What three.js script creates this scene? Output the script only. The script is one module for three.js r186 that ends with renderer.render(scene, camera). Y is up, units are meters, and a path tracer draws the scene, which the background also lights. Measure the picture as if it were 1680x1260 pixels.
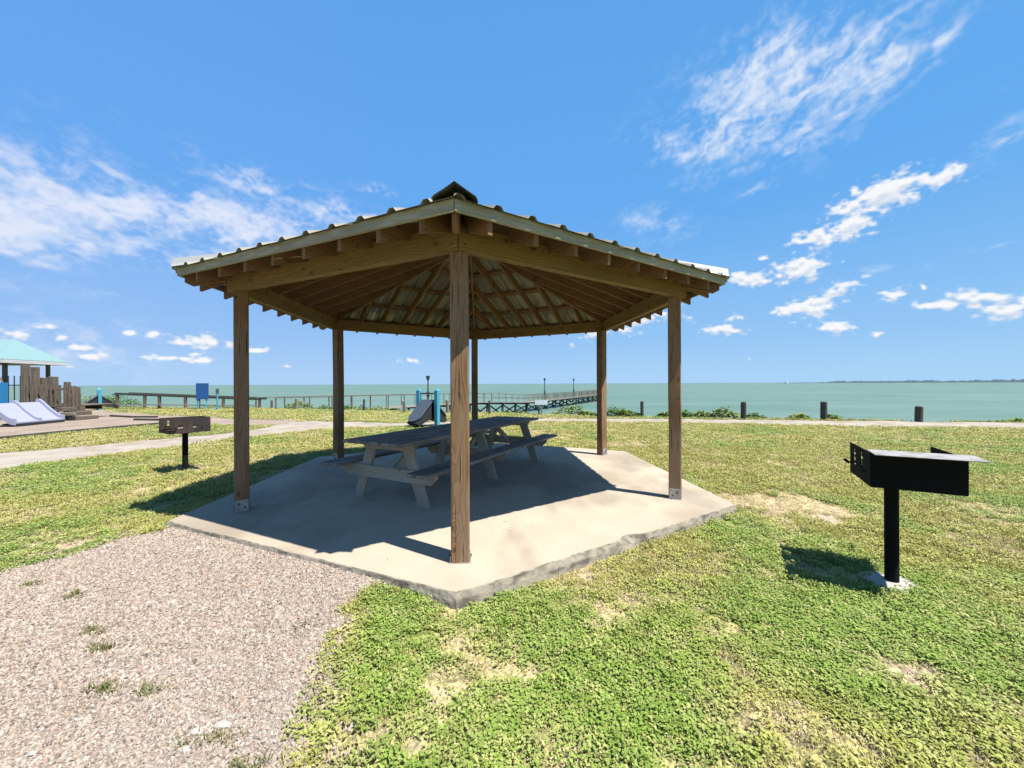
import * as THREE from 'three';
import { mergeGeometries } from 'three/addons/utils/BufferGeometryUtils.js';

// ---------------------------------------------------------------- camera, sky, sun, exposure
const scene = new THREE.Scene();
const camera = new THREE.PerspectiveCamera(89.55, 4 / 3, 0.05, 30000);
camera.position.set(0, 1.5, 0);
camera.rotation.set(0, 0, -0.0045);
scene.add(camera);
const renderer = new THREE.WebGLRenderer({ antialias: true });
renderer.toneMapping = THREE.LinearToneMapping;
renderer.toneMappingExposure = 2.2;
renderer.outputColorSpace = THREE.SRGBColorSpace;
renderer.shadowMap.enabled = true;
const SUN = new THREE.Vector3(0.38, 0.88, 0.237).normalize();
const sun = new THREE.DirectionalLight(new THREE.Color(1, 0.955, 0.87), 5);
sun.position.copy(SUN).multiplyScalar(60);
sun.target.position.set(0, 0, -6);
sun.position.add(sun.target.position);
sun.castShadow = true;
sun.shadow.mapSize.set(4096, 4096);
Object.assign(sun.shadow.camera, { left: -40, right: 40, top: 40, bottom: -40, near: 1, far: 160 });
sun.shadow.radius = 1;
scene.add(sun, sun.target);
scene.background = makeSky();
scene.environment = scene.background;

// ---------------------------------------------------------------- noise and helpers
function rng(seed) { let s = seed >>> 0; return () => { s = (s + 0x6D2B79F5) | 0; let t = Math.imul(s ^ (s >>> 15), 1 | s); t = (t + Math.imul(t ^ (t >>> 7), 61 | t)) ^ t; return ((t ^ (t >>> 14)) >>> 0) / 4294967296; }; }
function hsh(x, y, k) { let h = Math.imul(x, 374761393) ^ Math.imul(y, 668265263) ^ Math.imul(k, 2147483647 - 1274126177); h = Math.imul(h ^ (h >>> 13), 1274126177); h ^= h >>> 16; return (h >>> 0) / 4294967296; }
function vn(x, y, px = 0, py = 0, k = 1) {       // value noise 0..1, periodic when px, py are given
  let x0 = Math.floor(x), y0 = Math.floor(y); const fx = x - x0, fy = y - y0;
  let x1 = x0 + 1, y1 = y0 + 1;
  if (px) { x0 = ((x0 % px) + px) % px; x1 = ((x1 % px) + px) % px; }
  if (py) { y0 = ((y0 % py) + py) % py; y1 = ((y1 % py) + py) % py; }
  const u = fx * fx * fx * (fx * (fx * 6 - 15) + 10), v = fy * fy * fy * (fy * (fy * 6 - 15) + 10);
  const a = hsh(x0, y0, k), b = hsh(x1, y0, k), c = hsh(x0, y1, k), d = hsh(x1, y1, k);
  return a + (b - a) * u + (c - a) * v + (a - b - c + d) * u * v;
}
function fbm(x, y, o = 4, px = 0, py = 0, k = 1) { let s = 0, a = 0.5, n = 0; for (let i = 0; i < o; i++) { s += a * vn(x, y, px, py, k + i * 7); n += a; a *= 0.5; x *= 2; y *= 2; px *= 2; py *= 2; } return s / n; }
function sst(a, b, x) { const t = Math.min(1, Math.max(0, (x - a) / (b - a))); return t * t * (3 - 2 * t); }
function lerp(a, b, t) { return a + (b - a) * t; }
function mix3(a, b, t) { return [lerp(a[0], b[0], t), lerp(a[1], b[1], t), lerp(a[2], b[2], t)]; }
function toS(c) { c = Math.min(1, Math.max(0, c)); return c <= 0.0031308 ? 12.92 * c : 1.055 * Math.pow(c, 1 / 2.4) - 0.055; }
function tex(w, h, fn, color, ru = 1, rv = 1) {  // fn(u, v, i, j) -> [r,g,b] linear 0..1 (colour) or one number
  const d = new Uint8Array(w * h * 4);
  for (let j = 0; j < h; j++) for (let i = 0; i < w; i++) {
    const r = fn((i + 0.5) / w, (j + 0.5) / h, i, j), o = (j * w + i) * 4;
    if (color) { d[o] = toS(r[0]) * 255; d[o + 1] = toS(r[1]) * 255; d[o + 2] = toS(r[2]) * 255; }
    else d[o] = d[o + 1] = d[o + 2] = Math.min(255, Math.max(0, r * 255));
    d[o + 3] = 255;
  }
  const t = new THREE.DataTexture(d, w, h); t.wrapS = t.wrapT = THREE.RepeatWrapping;
  t.magFilter = THREE.LinearFilter; t.minFilter = THREE.LinearMipmapLinearFilter; t.generateMipmaps = true;
  if (color) t.colorSpace = THREE.SRGBColorSpace;
  t.repeat.set(ru, rv); t.needsUpdate = true; return t;
}
const used = {};
function numbered(n) { if (!(n in used)) { used[n] = 0; return n; } return n + '_' + String(++used[n]).padStart(3, '0'); }
function tag(o, label, category, group, kind) { o.userData.label = label; if (category) o.userData.category = category; if (group) o.userData.group = group; if (kind) o.userData.kind = kind; return o; }
function thing(name, label, category, [x, y, z], turn = 0, group) { const o = new THREE.Group(); o.name = numbered(name); o.position.set(x, y, z); o.rotation.y = turn; scene.add(o); return tag(o, label, category, group); }
function mesh(name, geo, mat, parent) { const m = new THREE.Mesh(geo, mat); m.name = parent ? name : numbered(name); m.castShadow = m.receiveShadow = true; (parent || scene).add(m); return m; }
function structure(name, geo, mat, label) { const m = mesh(name, geo, mat); m.userData.kind = 'structure'; if (label) m.userData.label = label; return m; }
const C3 = (r, g, b) => new THREE.Color().setRGB(r, g, b);
function std(o) { return new THREE.MeshStandardMaterial({ roughness: 0.8, metalness: 0, ...o }); }

class Geo {                                       // flat faceted geometry with uv in metres
  constructor(axis = 'x', seed = 0) { this.p = []; this.uv = []; this.n = []; this.axis = axis; const r = rng(seed * 977 + 13); this.ou = r() * 7; this.ov = r() * 3; }
  tri(a, b, c, out) {
    const e1 = [b[0] - a[0], b[1] - a[1], b[2] - a[2]], e2 = [c[0] - a[0], c[1] - a[1], c[2] - a[2]];
    let n = [e1[1] * e2[2] - e1[2] * e2[1], e1[2] * e2[0] - e1[0] * e2[2], e1[0] * e2[1] - e1[1] * e2[0]];
    const l = Math.hypot(...n); if (l < 1e-12) return; n = n.map((x) => x / l);
    if (out && n[0] * out[0] + n[1] * out[1] + n[2] * out[2] < 0) { [b, c] = [c, b]; n = n.map((x) => -x); }
    const ax = Math.abs(n[0]), ay = Math.abs(n[1]), az = Math.abs(n[2]);
    for (const q of [a, b, c]) {
      this.p.push(...q); this.n.push(...n);
      let u, v;
      if (this.axis === 'x') { if (ax > ay && ax > az) { u = q[1] * 0.3; v = q[2]; } else { u = q[0]; v = ay > az ? q[2] : q[1]; } }
      else if (this.axis === 'z') { if (az > ay && az > ax) { u = q[1] * 0.3; v = q[0]; } else { u = q[2]; v = ay > ax ? q[0] : q[1]; } }
      else { if (ay > ax && ay > az) { u = q[0] * 0.3; v = q[2]; } else { u = q[1]; v = ax > az ? q[2] : q[0]; } }
      this.uv.push(u + this.ou, v + this.ov);
    }
  }
  quad(a, b, c, d, out) { this.tri(a, b, c, out); this.tri(a, c, d, out); }
  box(l, h, w, c = 0.004, at = [0, 0, 0]) {       // chamfered box centred on at
    const H = [l / 2, h / 2, w / 2];
    const P = (s, ax) => [0, 1, 2].map((k) => at[k] + s[k] * (k === ax ? H[k] : H[k] - c));
    const S = [-1, 1];
    for (let ax = 0; ax < 3; ax++) for (const s of S) {
      const [i, j] = [(ax + 1) % 3, (ax + 2) % 3], q = (a, b) => { const v = [0, 0, 0]; v[ax] = s; v[i] = a; v[j] = b; return P(v, ax); }, o = [0, 0, 0]; o[ax] = s;
      this.quad(q(-1, -1), q(1, -1), q(1, 1), q(-1, 1), o);
    }
    if (c > 0) {
      for (let k = 0; k < 3; k++) { const [i, j] = [(k + 1) % 3, (k + 2) % 3]; for (const a of S) for (const b of S) { const v = (t) => { const r = [0, 0, 0]; r[i] = a; r[j] = b; r[k] = t; return r; }, o = v(0); this.quad(P(v(-1), i), P(v(1), i), P(v(1), j), P(v(-1), j), o); } }
      for (const a of S) for (const b of S) for (const d of S) this.tri(P([a, b, d], 0), P([a, b, d], 1), P([a, b, d], 2), [a, b, d]);
    }
    return this;
  }
  hull8(b, t) {                                   // bottom and top quads, same order
    const c = [0, 1, 2].map((k) => [...b, ...t].reduce((s, q) => s + q[k], 0) / 8);
    const f = (...q) => { const m = [0, 1, 2].map((k) => (q[0][k] + q[1][k] + q[2][k] + q[3][k]) / 4 - c[k]); this.quad(...q, m); };
    f(...b); f(...t); for (let i = 0; i < 4; i++) { const j = (i + 1) % 4; f(b[i], b[j], t[j], t[i]); }
    return this;
  }
  poly(pts, w, place) {                           // convex outline pts [a, b] drawn out by w; place(a, b, s) -> xyz
    const A = pts.map(([a, b]) => place(a, b, -w / 2)), B = pts.map(([a, b]) => place(a, b, w / 2)), n = pts.length;
    const c = [0, 1, 2].map((k) => [...A, ...B].reduce((s, q) => s + q[k], 0) / (2 * n));
    const out = (q) => [0, 1, 2].map((k) => q.reduce((s, v) => s + v[k], 0) / q.length - c[k]);
    for (const L of [A, B]) { const o = out(L); for (let i = 1; i < n - 1; i++) this.tri(L[0], L[i], L[i + 1], o); }
    for (let i = 0; i < n; i++) { const j = (i + 1) % n; this.quad(A[i], A[j], B[j], B[i], out([A[i], A[j], B[j], B[i]])); }
    return this;
  }
  build() { const g = new THREE.BufferGeometry(); g.setAttribute('position', new THREE.Float32BufferAttribute(this.p, 3)); g.setAttribute('normal', new THREE.Float32BufferAttribute(this.n, 3)); g.setAttribute('uv', new THREE.Float32BufferAttribute(this.uv, 2)); return g; }
}
let bs = 1;
const board = (l, h, w, c = 0.004, axis = 'x') => new Geo(axis, bs++).box(l, h, w, c).build();
function cyl(r0, r1, h, seg = 16, y = 0) { const g = new THREE.CylinderGeometry(r1, r0, h, seg); g.translate(0, y + h / 2, 0); const uv = g.attributes.uv; for (let i = 0; i < uv.count; i++) uv.setXY(i, uv.getY(i) * h, uv.getX(i) * 6.283 * r0); return g; }
function between(geoFn, a, b) { const A = new THREE.Vector3(...a), B = new THREE.Vector3(...b), d = B.clone().sub(A), g = geoFn(d.length()); g.applyQuaternion(new THREE.Quaternion().setFromUnitVectors(new THREE.Vector3(1, 0, 0), d.clone().normalize())); const m = A.add(B).multiplyScalar(0.5); g.translate(m.x, m.y, m.z); return g; }

// ---------------------------------------------------------------- sky: air and clouds by azimuth and elevation
function makeSky() {
  const LUM = 0.455, W = 4096, H = 2048, d = new Float32Array(W * H * 4);
  // [azimuth, elevation, long axis (daz, del), short axis (daz, del), strength]; azimuth 0 is north (-z), clockwise
  const ci = [[36.05,32.37,10.95,2.07,2.47,-4.42,0.8],[27.59,29.08,6.35,1.54,1.9,-3.4,0.55],[33.6,29.32,6.79,-1.04,0.53,-3.03,0.5],[49.47,30.77,2.06,-0.24,0.45,-1.67,0.5],[48.69,29.39,1.15,-0.57,0,-0.91,0.4],[-43.79,17.82,19.83,0.89,-0.42,-3.79,0.95],[-50.81,13.62,4.74,0.88,-0.08,-2.19,0.8],[-50.8,18.88,5.54,0.57,-0.29,-2.39,0.6],[-32.11,23.23,5.79,-0.92,-0.67,-1.98,0.5],[-23.7,21.36,8.72,-0.13,-0.38,-2.57,0.6],[-19.79,26.06,2.46,-0.37,-0.22,-0.62,0.55],[50.92,21.49,2.74,1.52,0.42,-0.97,0.55],[51.94,12.61,2.26,-0.15,0.03,-0.38,0.5],[18.39,21.16,4.73,-0.62,-0.01,-1.88,0.4],[31.66,24.39,2.46,0.04,0.23,-0.92,0.4],[43.41,10.71,3.55,0.01,0.05,-0.51,0.4],[-49.73,4.27,8.81,-0.52,-0.21,-3.48,0.45],[-47.35,9.87,6.99,0.46,-0.04,-0.72,0.3]];
  const cu = [[43.92,19.33,3.09,0.57,0.45,-1.54,1],[48.05,19.52,1.85,0.13,0.16,-0.72,0.95],[41.48,18.86,2.4,-0.17,0.12,-0.87,0.9],[40.17,16.72,3.43,0.49,0.27,-1.09,0.95],[36.86,16.29,1.67,-0.01,0.08,-0.54,0.8],[36.15,13.09,2.64,0.38,0.27,-1.25,1],[31.61,12.79,2.66,-0.54,-0.04,-0.87,0.95],[33.22,14.98,0.65,0.15,0.13,-0.42,0.7],[37.69,8.84,2.59,0.12,0.12,-1.12,1],[39.89,10.25,1.88,0.81,0.27,-0.77,0.7],[35.36,8.47,1.47,-0.16,0,-0.72,0.9],[39.87,6.18,1.56,-0.26,-0.03,-0.68,0.9],[37.68,6.6,0.56,-0.05,0,-0.35,0.8],[48.01,7.61,1.79,-0.28,0,-0.53,0.9],[51.23,7.66,2.34,-0.67,-0.03,-0.55,0.95],[51.58,6.5,1.83,-0.48,-0.04,-0.77,1],[44.58,9.19,1.06,0.13,0.08,-0.57,0.85],[46.91,9.58,0.25,-0.05,0,-0.24,0.7],[28.54,6.9,2.18,-0.16,0,-0.7,0.9],[29.86,8.27,0.93,0.1,0.07,-0.46,0.8],[17.93,9.11,4.49,1.39,0.44,-1.28,0.9],[12.46,7.13,2.55,0.14,0.07,-0.87,0.8],[24.58,8.85,1.04,-0.08,0,-0.64,0.6],[43.39,5.19,0.56,0.02,0.02,-0.33,0.8],[21.92,10.66,2.26,0.23,0.13,-0.81,0.5],[-39.03,4.92,2.24,0.04,-0.02,-0.77,1],[-40.89,3.03,2.96,0.11,0,-0.34,0.8],[-38.48,2.98,1.11,0.24,0.04,-0.42,0.85],[-39.3,3.65,0.99,0.05,0,-0.35,0.8],[-42.88,5.51,0.69,0.06,0,-0.33,0.75],[-44.57,5.5,0.65,0.06,0,-0.32,0.7],[-48.18,3.8,1.23,0.08,0,-0.42,0.75],[-47.37,2.94,1.01,-0.08,-0.02,-0.37,0.75],[-46.61,3.28,0.37,-0.12,-0.06,-0.3,0.8],[-43.75,2.91,0.67,0.03,0,-0.26,0.7],[-33.47,4.35,1.27,0.14,0.02,-0.37,0.85],[-36.02,4.81,0.84,0.05,0,-0.44,0.8],[-52.06,4.74,0.75,-0.14,-0.05,-0.44,0.6],[-49.47,4.7,0.54,0.05,0,-0.35,0.5],[-14.47,3.38,1.7,-0.08,-0.02,-0.35,0.7],[-30.22,2.47,0.61,0.01,0,-0.23,0.6],[-49.93,2.11,0.38,0.01,0,-0.23,0.6],[-48.9,1.97,0.39,0.01,0,-0.24,0.5],[8.97,5.65,0.7,-0.01,0,-0.35,0.6],[31.44,3.17,0.39,-0.02,0,-0.19,0.6],[-50.47,5.64,1.12,0.12,0,-0.4,0.4]];
  const r = rng(5);
  for (let k = 0; k < 60; k++) { const az = 62 + r() * 236, el = 3 + r() * r() * 22, s = 0.5 + r() * 3; cu.push([az, el, s, 0.1, 0.05, -s * (0.3 + 0.2 * r()), 0.7 + 0.3 * r()]); }
  for (let k = 0; k < 16; k++) { const az = 64 + r() * 232, el = 12 + r() * 30, s = 5 + r() * 12; ci.push([az, el, s, (r() - 0.5) * 2, 0.2, -2 - r() * 3, 0.4 + 0.4 * r()]); }
  const inv = (l) => l.map(([az, el, a, b, c, e, o]) => { const q = a * e - b * c; return [az, el, e / q, -c / q, -b / q, a / q, o, Math.abs(a) + Math.abs(c)]; });
  const CI = inv(ci), CU = inv(cu);
  const wrap = (x) => ((x + 540) % 360) - 180;
  const field = (L, az, el, reach) => { let m = 0; for (const [A, E, i0, i1, i2, i3, o, w] of L) { const x = wrap(az - A), y = el - E; if (x > w * reach || x < -w * reach) continue; const s = i0 * x + i1 * y, t = i2 * x + i3 * y, q = s * s + t * t; if (q < reach * reach) m = Math.max(m, o * Math.exp(-q * 0.9)); } return m; };
  const puff = (az, el) => { const wx = (fbm(az * 0.55, el * 0.9, 3, 0, 0, 41) - 0.5) * 1.5, wy = (fbm(az * 0.55, el * 0.9, 3, 0, 0, 51) - 0.5) * 0.8; const m = field(CU, az + wx * 0.7, el + wy * 0.7, 2.2); if (m < 0.08) return 0; return m + (fbm(az * 1.3, el * 2.1, 6, 0, 0, 61) - 0.5) * 1.25; };
  for (let j = 0; j < H; j++) {
    const el = ((j + 0.5) / H - 0.5) * 180, s = Math.sin(el * Math.PI / 180);
    const t = Math.max(0, s);
    let base = mix3([0.395, 0.665, 0.935], [0.135, 0.425, 0.88], sst(0, 0.42, t) * 0.72 + sst(0, 0.12, t) * 0.28);
    base = mix3(base, [0.105, 0.365, 0.80], sst(0.3, 0.85, t));
    for (let i = 0; i < W; i++) {
      const o = (j * W + i) * 4; let c = base;
      const az = wrap((((i + 0.5) / W) - 0.5) * 360 + 90);
      if (el < -0.2) c = [0.2, 0.3, 0.3];
      else {
        const left = 0.5 - 0.5 * Math.sin(az * Math.PI / 180);
        c = [c[0] * (1 + 0.10 * left), c[1] * (1 - 0.05 * left), c[2]];
        let m = el > 62 || field(CI, az, el, 3.6) === 0 ? 0 : field(CI, az + (fbm(az * 0.12, el * 0.2, 3, 0, 0, 3) - 0.5) * 9, el + (fbm(az * 0.12, el * 0.3, 3, 0, 0, 9) - 0.5) * 5, 2.4);
        if (m > 0.02) {
          const sg = az > 0 ? 1 : -1, rot = az > 0 ? 0.35 : -0.1;    // streaks lean with the band
          const wx = (fbm(az * 0.4, el * 0.6, 3, 0, 0, 15) - 0.5) * 2.4, wy = (fbm(az * 0.4, el * 0.6, 3, 0, 0, 19) - 0.5) * 1.6;
          const a2 = (az + wx) * Math.cos(rot) + (el + wy) * Math.sin(rot), e2 = -(az + wx) * Math.sin(rot) + (el + wy) * Math.cos(rot);
          const f = fbm(a2 * 0.5, e2 * 1.15, 6, 0, 0, 23), f2 = fbm(a2 * 0.16, e2 * 0.4, 3, 0, 0, 31), f3 = fbm(az * 2.2, el * 2.6, 4, 0, 0, 35);
          const dn = sst(-0.05, 1.3, m * 1.0 + (f - 0.5) * 1.5 + (f2 - 0.5) * 0.7 + (f3 - 0.5) * 0.55) * Math.min(1, m * 2);
          c = mix3(c, sg > 0 ? [0.80, 0.87, 0.97] : [0.78, 0.83, 0.97], dn * 0.92);
        }
        if (el < 30) {
          const q = field(CU, az, el, 3.2) === 0 ? 0 : puff(az, el);
          if (q > 0.2) {
            const dn = sst(0.26, 0.78, q), up = puff(az, el + 0.5), lit = sst(-0.3, 0.3, q - up);
            c = mix3(c, mix3([0.60, 0.69, 0.84], [0.97, 0.97, 0.98], 0.25 + 0.75 * lit), dn * 0.95);
          }
        }
      }
      d[o] = c[0] * LUM; d[o + 1] = c[1] * LUM; d[o + 2] = c[2] * LUM; d[o + 3] = 1;
    }
  }
  const tx = new THREE.DataTexture(d, W, H, THREE.RGBAFormat, THREE.FloatType);
  tx.mapping = THREE.EquirectangularReflectionMapping; tx.colorSpace = THREE.LinearSRGBColorSpace;
  tx.magFilter = tx.minFilter = THREE.LinearFilter; tx.wrapS = THREE.RepeatWrapping; tx.needsUpdate = true; return tx;
}

// ---------------------------------------------------------------- materials
function woodField(u, v, knots, K, seed) {        // u 0..1 along the grain, v 0..1 across; returns ring phase
  let h = v * K + (fbm(u * 3, v * 2, 3, 3, 2, seed) - 0.5) * 5.5 + (fbm(u * 9, v * 5, 2, 9, 5, seed + 3) - 0.5) * 1.1;
  let kn = 0;
  for (const [ku, kv, su, sv, a] of knots) { let du = Math.abs(u - ku); du = Math.min(du, 1 - du); let dv = Math.abs(v - kv); dv = Math.min(dv, 1 - dv); const q = (du / su) ** 2 + (dv / sv) ** 2; h += a * Math.exp(-q * 0.5); kn = Math.max(kn, Math.exp(-q * 7)); }
  return [h, kn];
}
function woodMat(light, dark, knotC, { w = 2048, h = 256, lu = 2.4, lv = 0.3, K = 16, nk = 5, seed = 1, crack = 0.2, grey = 0, greyC = [0.24, 0.228, 0.21], rough = 0.82, bump = 0.0018 }) {
  const r = rng(seed * 31), knots = []; for (let k = 0; k < nk; k++) knots.push([r(), r(), 0.018 + 0.02 * r(), 0.09 + 0.07 * r(), 2.4 + 2.5 * r()]);
  const F = new Float32Array(w * h * 2);
  for (let j = 0; j < h; j++) for (let i = 0; i < w; i++) { const [a, k] = woodField((i + 0.5) / w, (j + 0.5) / h, knots, K, seed); F[(j * w + i) * 2] = a; F[(j * w + i) * 2 + 1] = k; }
  const val = (u, v, i, j) => { const a = F[(j * w + i) * 2], f = a - Math.floor(a); const ring = Math.pow(f, 2.2) * (f < 0.93 ? 1 : (1 - f) / 0.07); const fine = vn(u * 60, v * 150, 60, 150, seed + 9); const cr = sst(0.80, 0.86, vn(u * 7, v * 40, 7, 40, seed + 21)) * sst(0.45, 0.7, vn(u * 3, v * 9, 3, 9, seed + 25)) * crack; return [ring, fine, cr, F[(j * w + i) * 2 + 1]]; };
  const map = tex(w, h, (u, v, i, j) => {
    const [ring, fine, cr, kn] = val(u, v, i, j);
    let c = mix3(light, dark, Math.min(1, ring * 0.9 + (fine - 0.5) * 0.35 + 0.1));
    const big = fbm(u * 5, v * 3, 4, 5, 3, seed + 33); c = c.map((x) => x * (0.78 + 0.44 * big));
    if (grey) c = mix3(c, greyC.map((x) => x * (0.7 + 0.6 * fine)), grey * sst(0.3, 0.7, fbm(u * 6, v * 4, 4, 6, 4, seed + 41)));
    c = mix3(c, knotC, kn * 0.85); return c.map((x) => x * (1 - cr * 0.75));
  }, true, 1 / lu, 1 / lv);
  const bm = tex(w, h, (u, v, i, j) => { const [ring, fine, cr] = val(u, v, i, j); return 0.75 - ring * 0.35 + (fine - 0.5) * 0.3 - cr * 0.6; }, false, 1 / lu, 1 / lv);
  return std({ map, bumpMap: bm, bumpScale: bump, roughness: rough });
}
const M = {};
M.beam = woodMat([0.235, 0.145, 0.045], [0.095, 0.048, 0.013], [0.03, 0.014, 0.006], { K: 13, nk: 6, seed: 3, crack: 0.3, grey: 0.25, greyC: [0.15, 0.12, 0.055] });
M.post = woodMat([0.225, 0.125, 0.056], [0.085, 0.04, 0.017], [0.025, 0.012, 0.006], { K: 11, nk: 4, seed: 7, crack: 0.9, grey: 0.5, greyC: [0.22, 0.155, 0.10], bump: 0.003 });
M.rafter = woodMat([0.205, 0.11, 0.048], [0.085, 0.04, 0.016], [0.025, 0.012, 0.006], { w: 1024, K: 12, nk: 3, seed: 11, crack: 0.2 });
M.fascia = woodMat([0.34, 0.325, 0.265], [0.24, 0.23, 0.175], [0.08, 0.075, 0.05], { w: 1024, K: 6, nk: 0, seed: 15, crack: 0.15, grey: 0.6, greyC: [0.20, 0.20, 0.14] });
M.table = woodMat([0.25, 0.235, 0.21], [0.085, 0.08, 0.075], [0.03, 0.028, 0.026], { K: 15, nk: 4, seed: 19, crack: 1.0, grey: 0.6, greyC: [0.05, 0.05, 0.052], bump: 0.004 });
M.tableLeg = woodMat([0.40, 0.355, 0.275], [0.17, 0.14, 0.10], [0.08, 0.06, 0.04], { w: 1024, K: 13, nk: 3, seed: 23, crack: 0.6, grey: 0.3, greyC: [0.30, 0.285, 0.24], bump: 0.002 });
M.oldWood = woodMat([0.132, 0.105, 0.081], [0.06, 0.045, 0.033], [0.03, 0.024, 0.018], { w: 1024, K: 12, nk: 2, seed: 27, crack: 0.8 });
M.pile = woodMat([0.045, 0.047, 0.037], [0.018, 0.02, 0.018], [0.012, 0.012, 0.011], { w: 512, K: 10, nk: 1, seed: 29, crack: 0.9, bump: 0.004 });
M.paleWood = woodMat([0.204, 0.186, 0.15], [0.12, 0.105, 0.081], [0.06, 0.054, 0.042], { w: 512, K: 9, nk: 1, seed: 30, crack: 0.5 });
const metalNoise = tex(512, 512, (u, v) => 0.35 + 0.4 * fbm(u * 8, v * 8, 5, 8, 8, 71), false, 1.4, 1.4);
M.sheet = std({ color: C3(0.23, 0.22, 0.18), roughness: 0.6, metalness: 0, roughnessMap: metalNoise, side: THREE.DoubleSide, map: tex(512, 512, (u, v) => { const f = fbm(u * 6, v * 6, 5, 6, 6, 72); return mix3([0.86, 0.84, 0.76], [1, 1, 1], sst(0.3, 0.6, f)); }, true, 0.8, 0.8) });
M.capMetal = std({ color: C3(0.252, 0.252, 0.24), roughness: 0.5, metalness: 0.3, side: THREE.DoubleSide });
M.galv = std({ color: C3(0.42, 0.42, 0.42), roughness: 0.5, metalness: 0.55, map: tex(256, 256, (u, v) => { const f = fbm(u * 10, v * 10, 4, 10, 10, 73); return [0.55 + 0.5 * f, 0.54 + 0.48 * f, 0.52 + 0.45 * f]; }, true, 3, 3) });
M.bolt = std({ color: C3(0.072, 0.066, 0.06), roughness: 0.55, metalness: 0.6 });
M.grill = new THREE.MeshPhysicalMaterial({ color: C3(0.006, 0.0058, 0.0055), roughness: 0.85, specularIntensity: 0.25, bumpMap: metalNoise, bumpScale: 0.001 });
M.grillRust = std({ roughness: 0.85, metalness: 0.1, map: tex(512, 512, (u, v) => { const f = fbm(u * 7, v * 7, 5, 7, 7, 75), g = fbm(u * 20, v * 20, 3, 20, 20, 76); return mix3([0.022, 0.018, 0.018], [0.05, 0.027, 0.023], sst(0.42, 0.65, f) * (0.5 + g)); }, true, 1.6, 1.6) });
M.grillPlate = std({ roughness: 0.7, metalness: 0.15, map: tex(256, 256, (u, v) => { const f = fbm(u * 6, v * 6, 5, 6, 6, 77); return mix3([0.18, 0.165, 0.156], [0.264, 0.252, 0.246], sst(0.3, 0.65, f)); }, true, 2, 2) });
M.ash = std({ color: C3(0.3, 0.282, 0.264), roughness: 1 });
M.footing = std({ roughness: 0.95, map: tex(256, 256, (u, v) => { const f = fbm(u * 9, v * 9, 5, 9, 9, 78); return mix3([0.24, 0.222, 0.192], [0.372, 0.354, 0.318], f); }, true, 3, 3) });
M.blueDark = std({ color: C3(0.03, 0.17, 0.30), roughness: 0.55, map: tex(256, 256, (u, v) => { const f = fbm(u * 6, v * 12, 5, 6, 12, 79); return mix3([0.7, 0.75, 0.8], [1, 1, 1], f); }, true, 1.5, 1.5) });
M.blueLight = std({ color: C3(0.055, 0.28, 0.39), roughness: 0.55, map: M.blueDark.map });
M.blueSign = std({ color: C3(0.003, 0.055, 0.19), roughness: 0.5, map: M.blueDark.map });
M.boardGrey = std({ color: C3(0.035, 0.05, 0.072), roughness: 0.7, map: M.blueDark.map });
M.signGrey = std({ color: C3(0.16, 0.2, 0.22), roughness: 0.7 });
M.boardDark = std({ color: C3(0.012, 0.013, 0.018), roughness: 0.75 });
M.slide = std({ color: C3(0.25, 0.255, 0.36), roughness: 0.35, side: THREE.DoubleSide });
M.tealRoof = std({ color: C3(0.15, 0.25, 0.255), roughness: 0.55 });
M.white = std({ color: C3(0.42, 0.43, 0.43), roughness: 0.6 });
M.slatBlue = std({ color: C3(0.009, 0.162, 0.372), roughness: 0.5 });
M.black = std({ color: C3(0.015, 0.015, 0.016), roughness: 0.7 });
M.lamp = std({ color: C3(0.03, 0.072, 0.072), roughness: 0.6, metalness: 0.2 });

// ---------------------------------------------------------------- ground shapes (metres, x east, z south)
const SAND = [[-19, -8.5], [-14.29, -10.8], [-14.12, -12.11], [-13.7, -13.58], [-13.5, -14.9], [-11.87, -14.95], [-9.71, -14], [-8.5, -14.58], [-9.26, -16.32], [-12.54, -17.34], [-14.79, -18.59], [-17.4, -19.27], [-21.69, -21.58], [-26.5, -24.6], [-34.45, -26.4], [-40, -20]];
const PATH = [[-12.5, 1], [-10.6, -2.5], [-9.12, -6.89], [-8.57, -8.5], [-7.85, -10.83], [-7.09, -12.16], [-5.86, -13.28], [-4.29, -13.59], [-1.81, -14.29], [0.97, -15.34], [4.06, -15.18], [8.84, -14.05], [13.47, -12.96], [16.4, -12.41], [30, -9], [30.6, -10.6], [18.58, -14], [15.35, -14.7], [9.86, -15.6], [4.49, -16.5], [1.04, -16.6], [-2, -15.84], [-4.76, -15.1], [-6.92, -15.68], [-9.1, -16.04], [-8.63, -13.38], [-8.95, -12.07], [-10.21, -10.12], [-11.34, -8.56], [-12.8, -3], [-14.4, 1]];
const GRAVEL = [[-6.5, -1.2], [-4.06, -3.06], [-3.84, -3.38], [-3.7, -3.66], [-3.51, -3.95], [-3.2, -4.25], [-2.2, -3.9], [-1.2, -3.3], [-0.7, -2.85], [-0.98, -2.72], [-1.08, -2.5], [-1.01, -2.12], [-0.98, -1.77], [-0.9, -1.4], [-0.7, 1.5], [-6.5, 1.5]];
const BLUFF = [[-400, -70], [-60, -30], [-34, -28.4], [-27.34, -27.12], [-22.46, -26.41], [-17.84, -25.73], [-12.93, -24.13], [-8.59, -22.72], [-4.64, -20.99], [-1.27, -20.13], [1.78, -18.95], [4.78, -17.88], [10.11, -16.26], [15.59, -15.01], [18.86, -14.26], [40, -8], [400, 60]];
const SEA = -2.6;
function inside(P, x, z) { let c = false; for (let i = 0, j = P.length - 1; i < P.length; j = i++) { const [a, b] = P[i], [d, e] = P[j]; if ((b > z) !== (e > z) && x < (d - a) * (z - b) / (e - b) + a) c = !c; } return c; }
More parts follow.
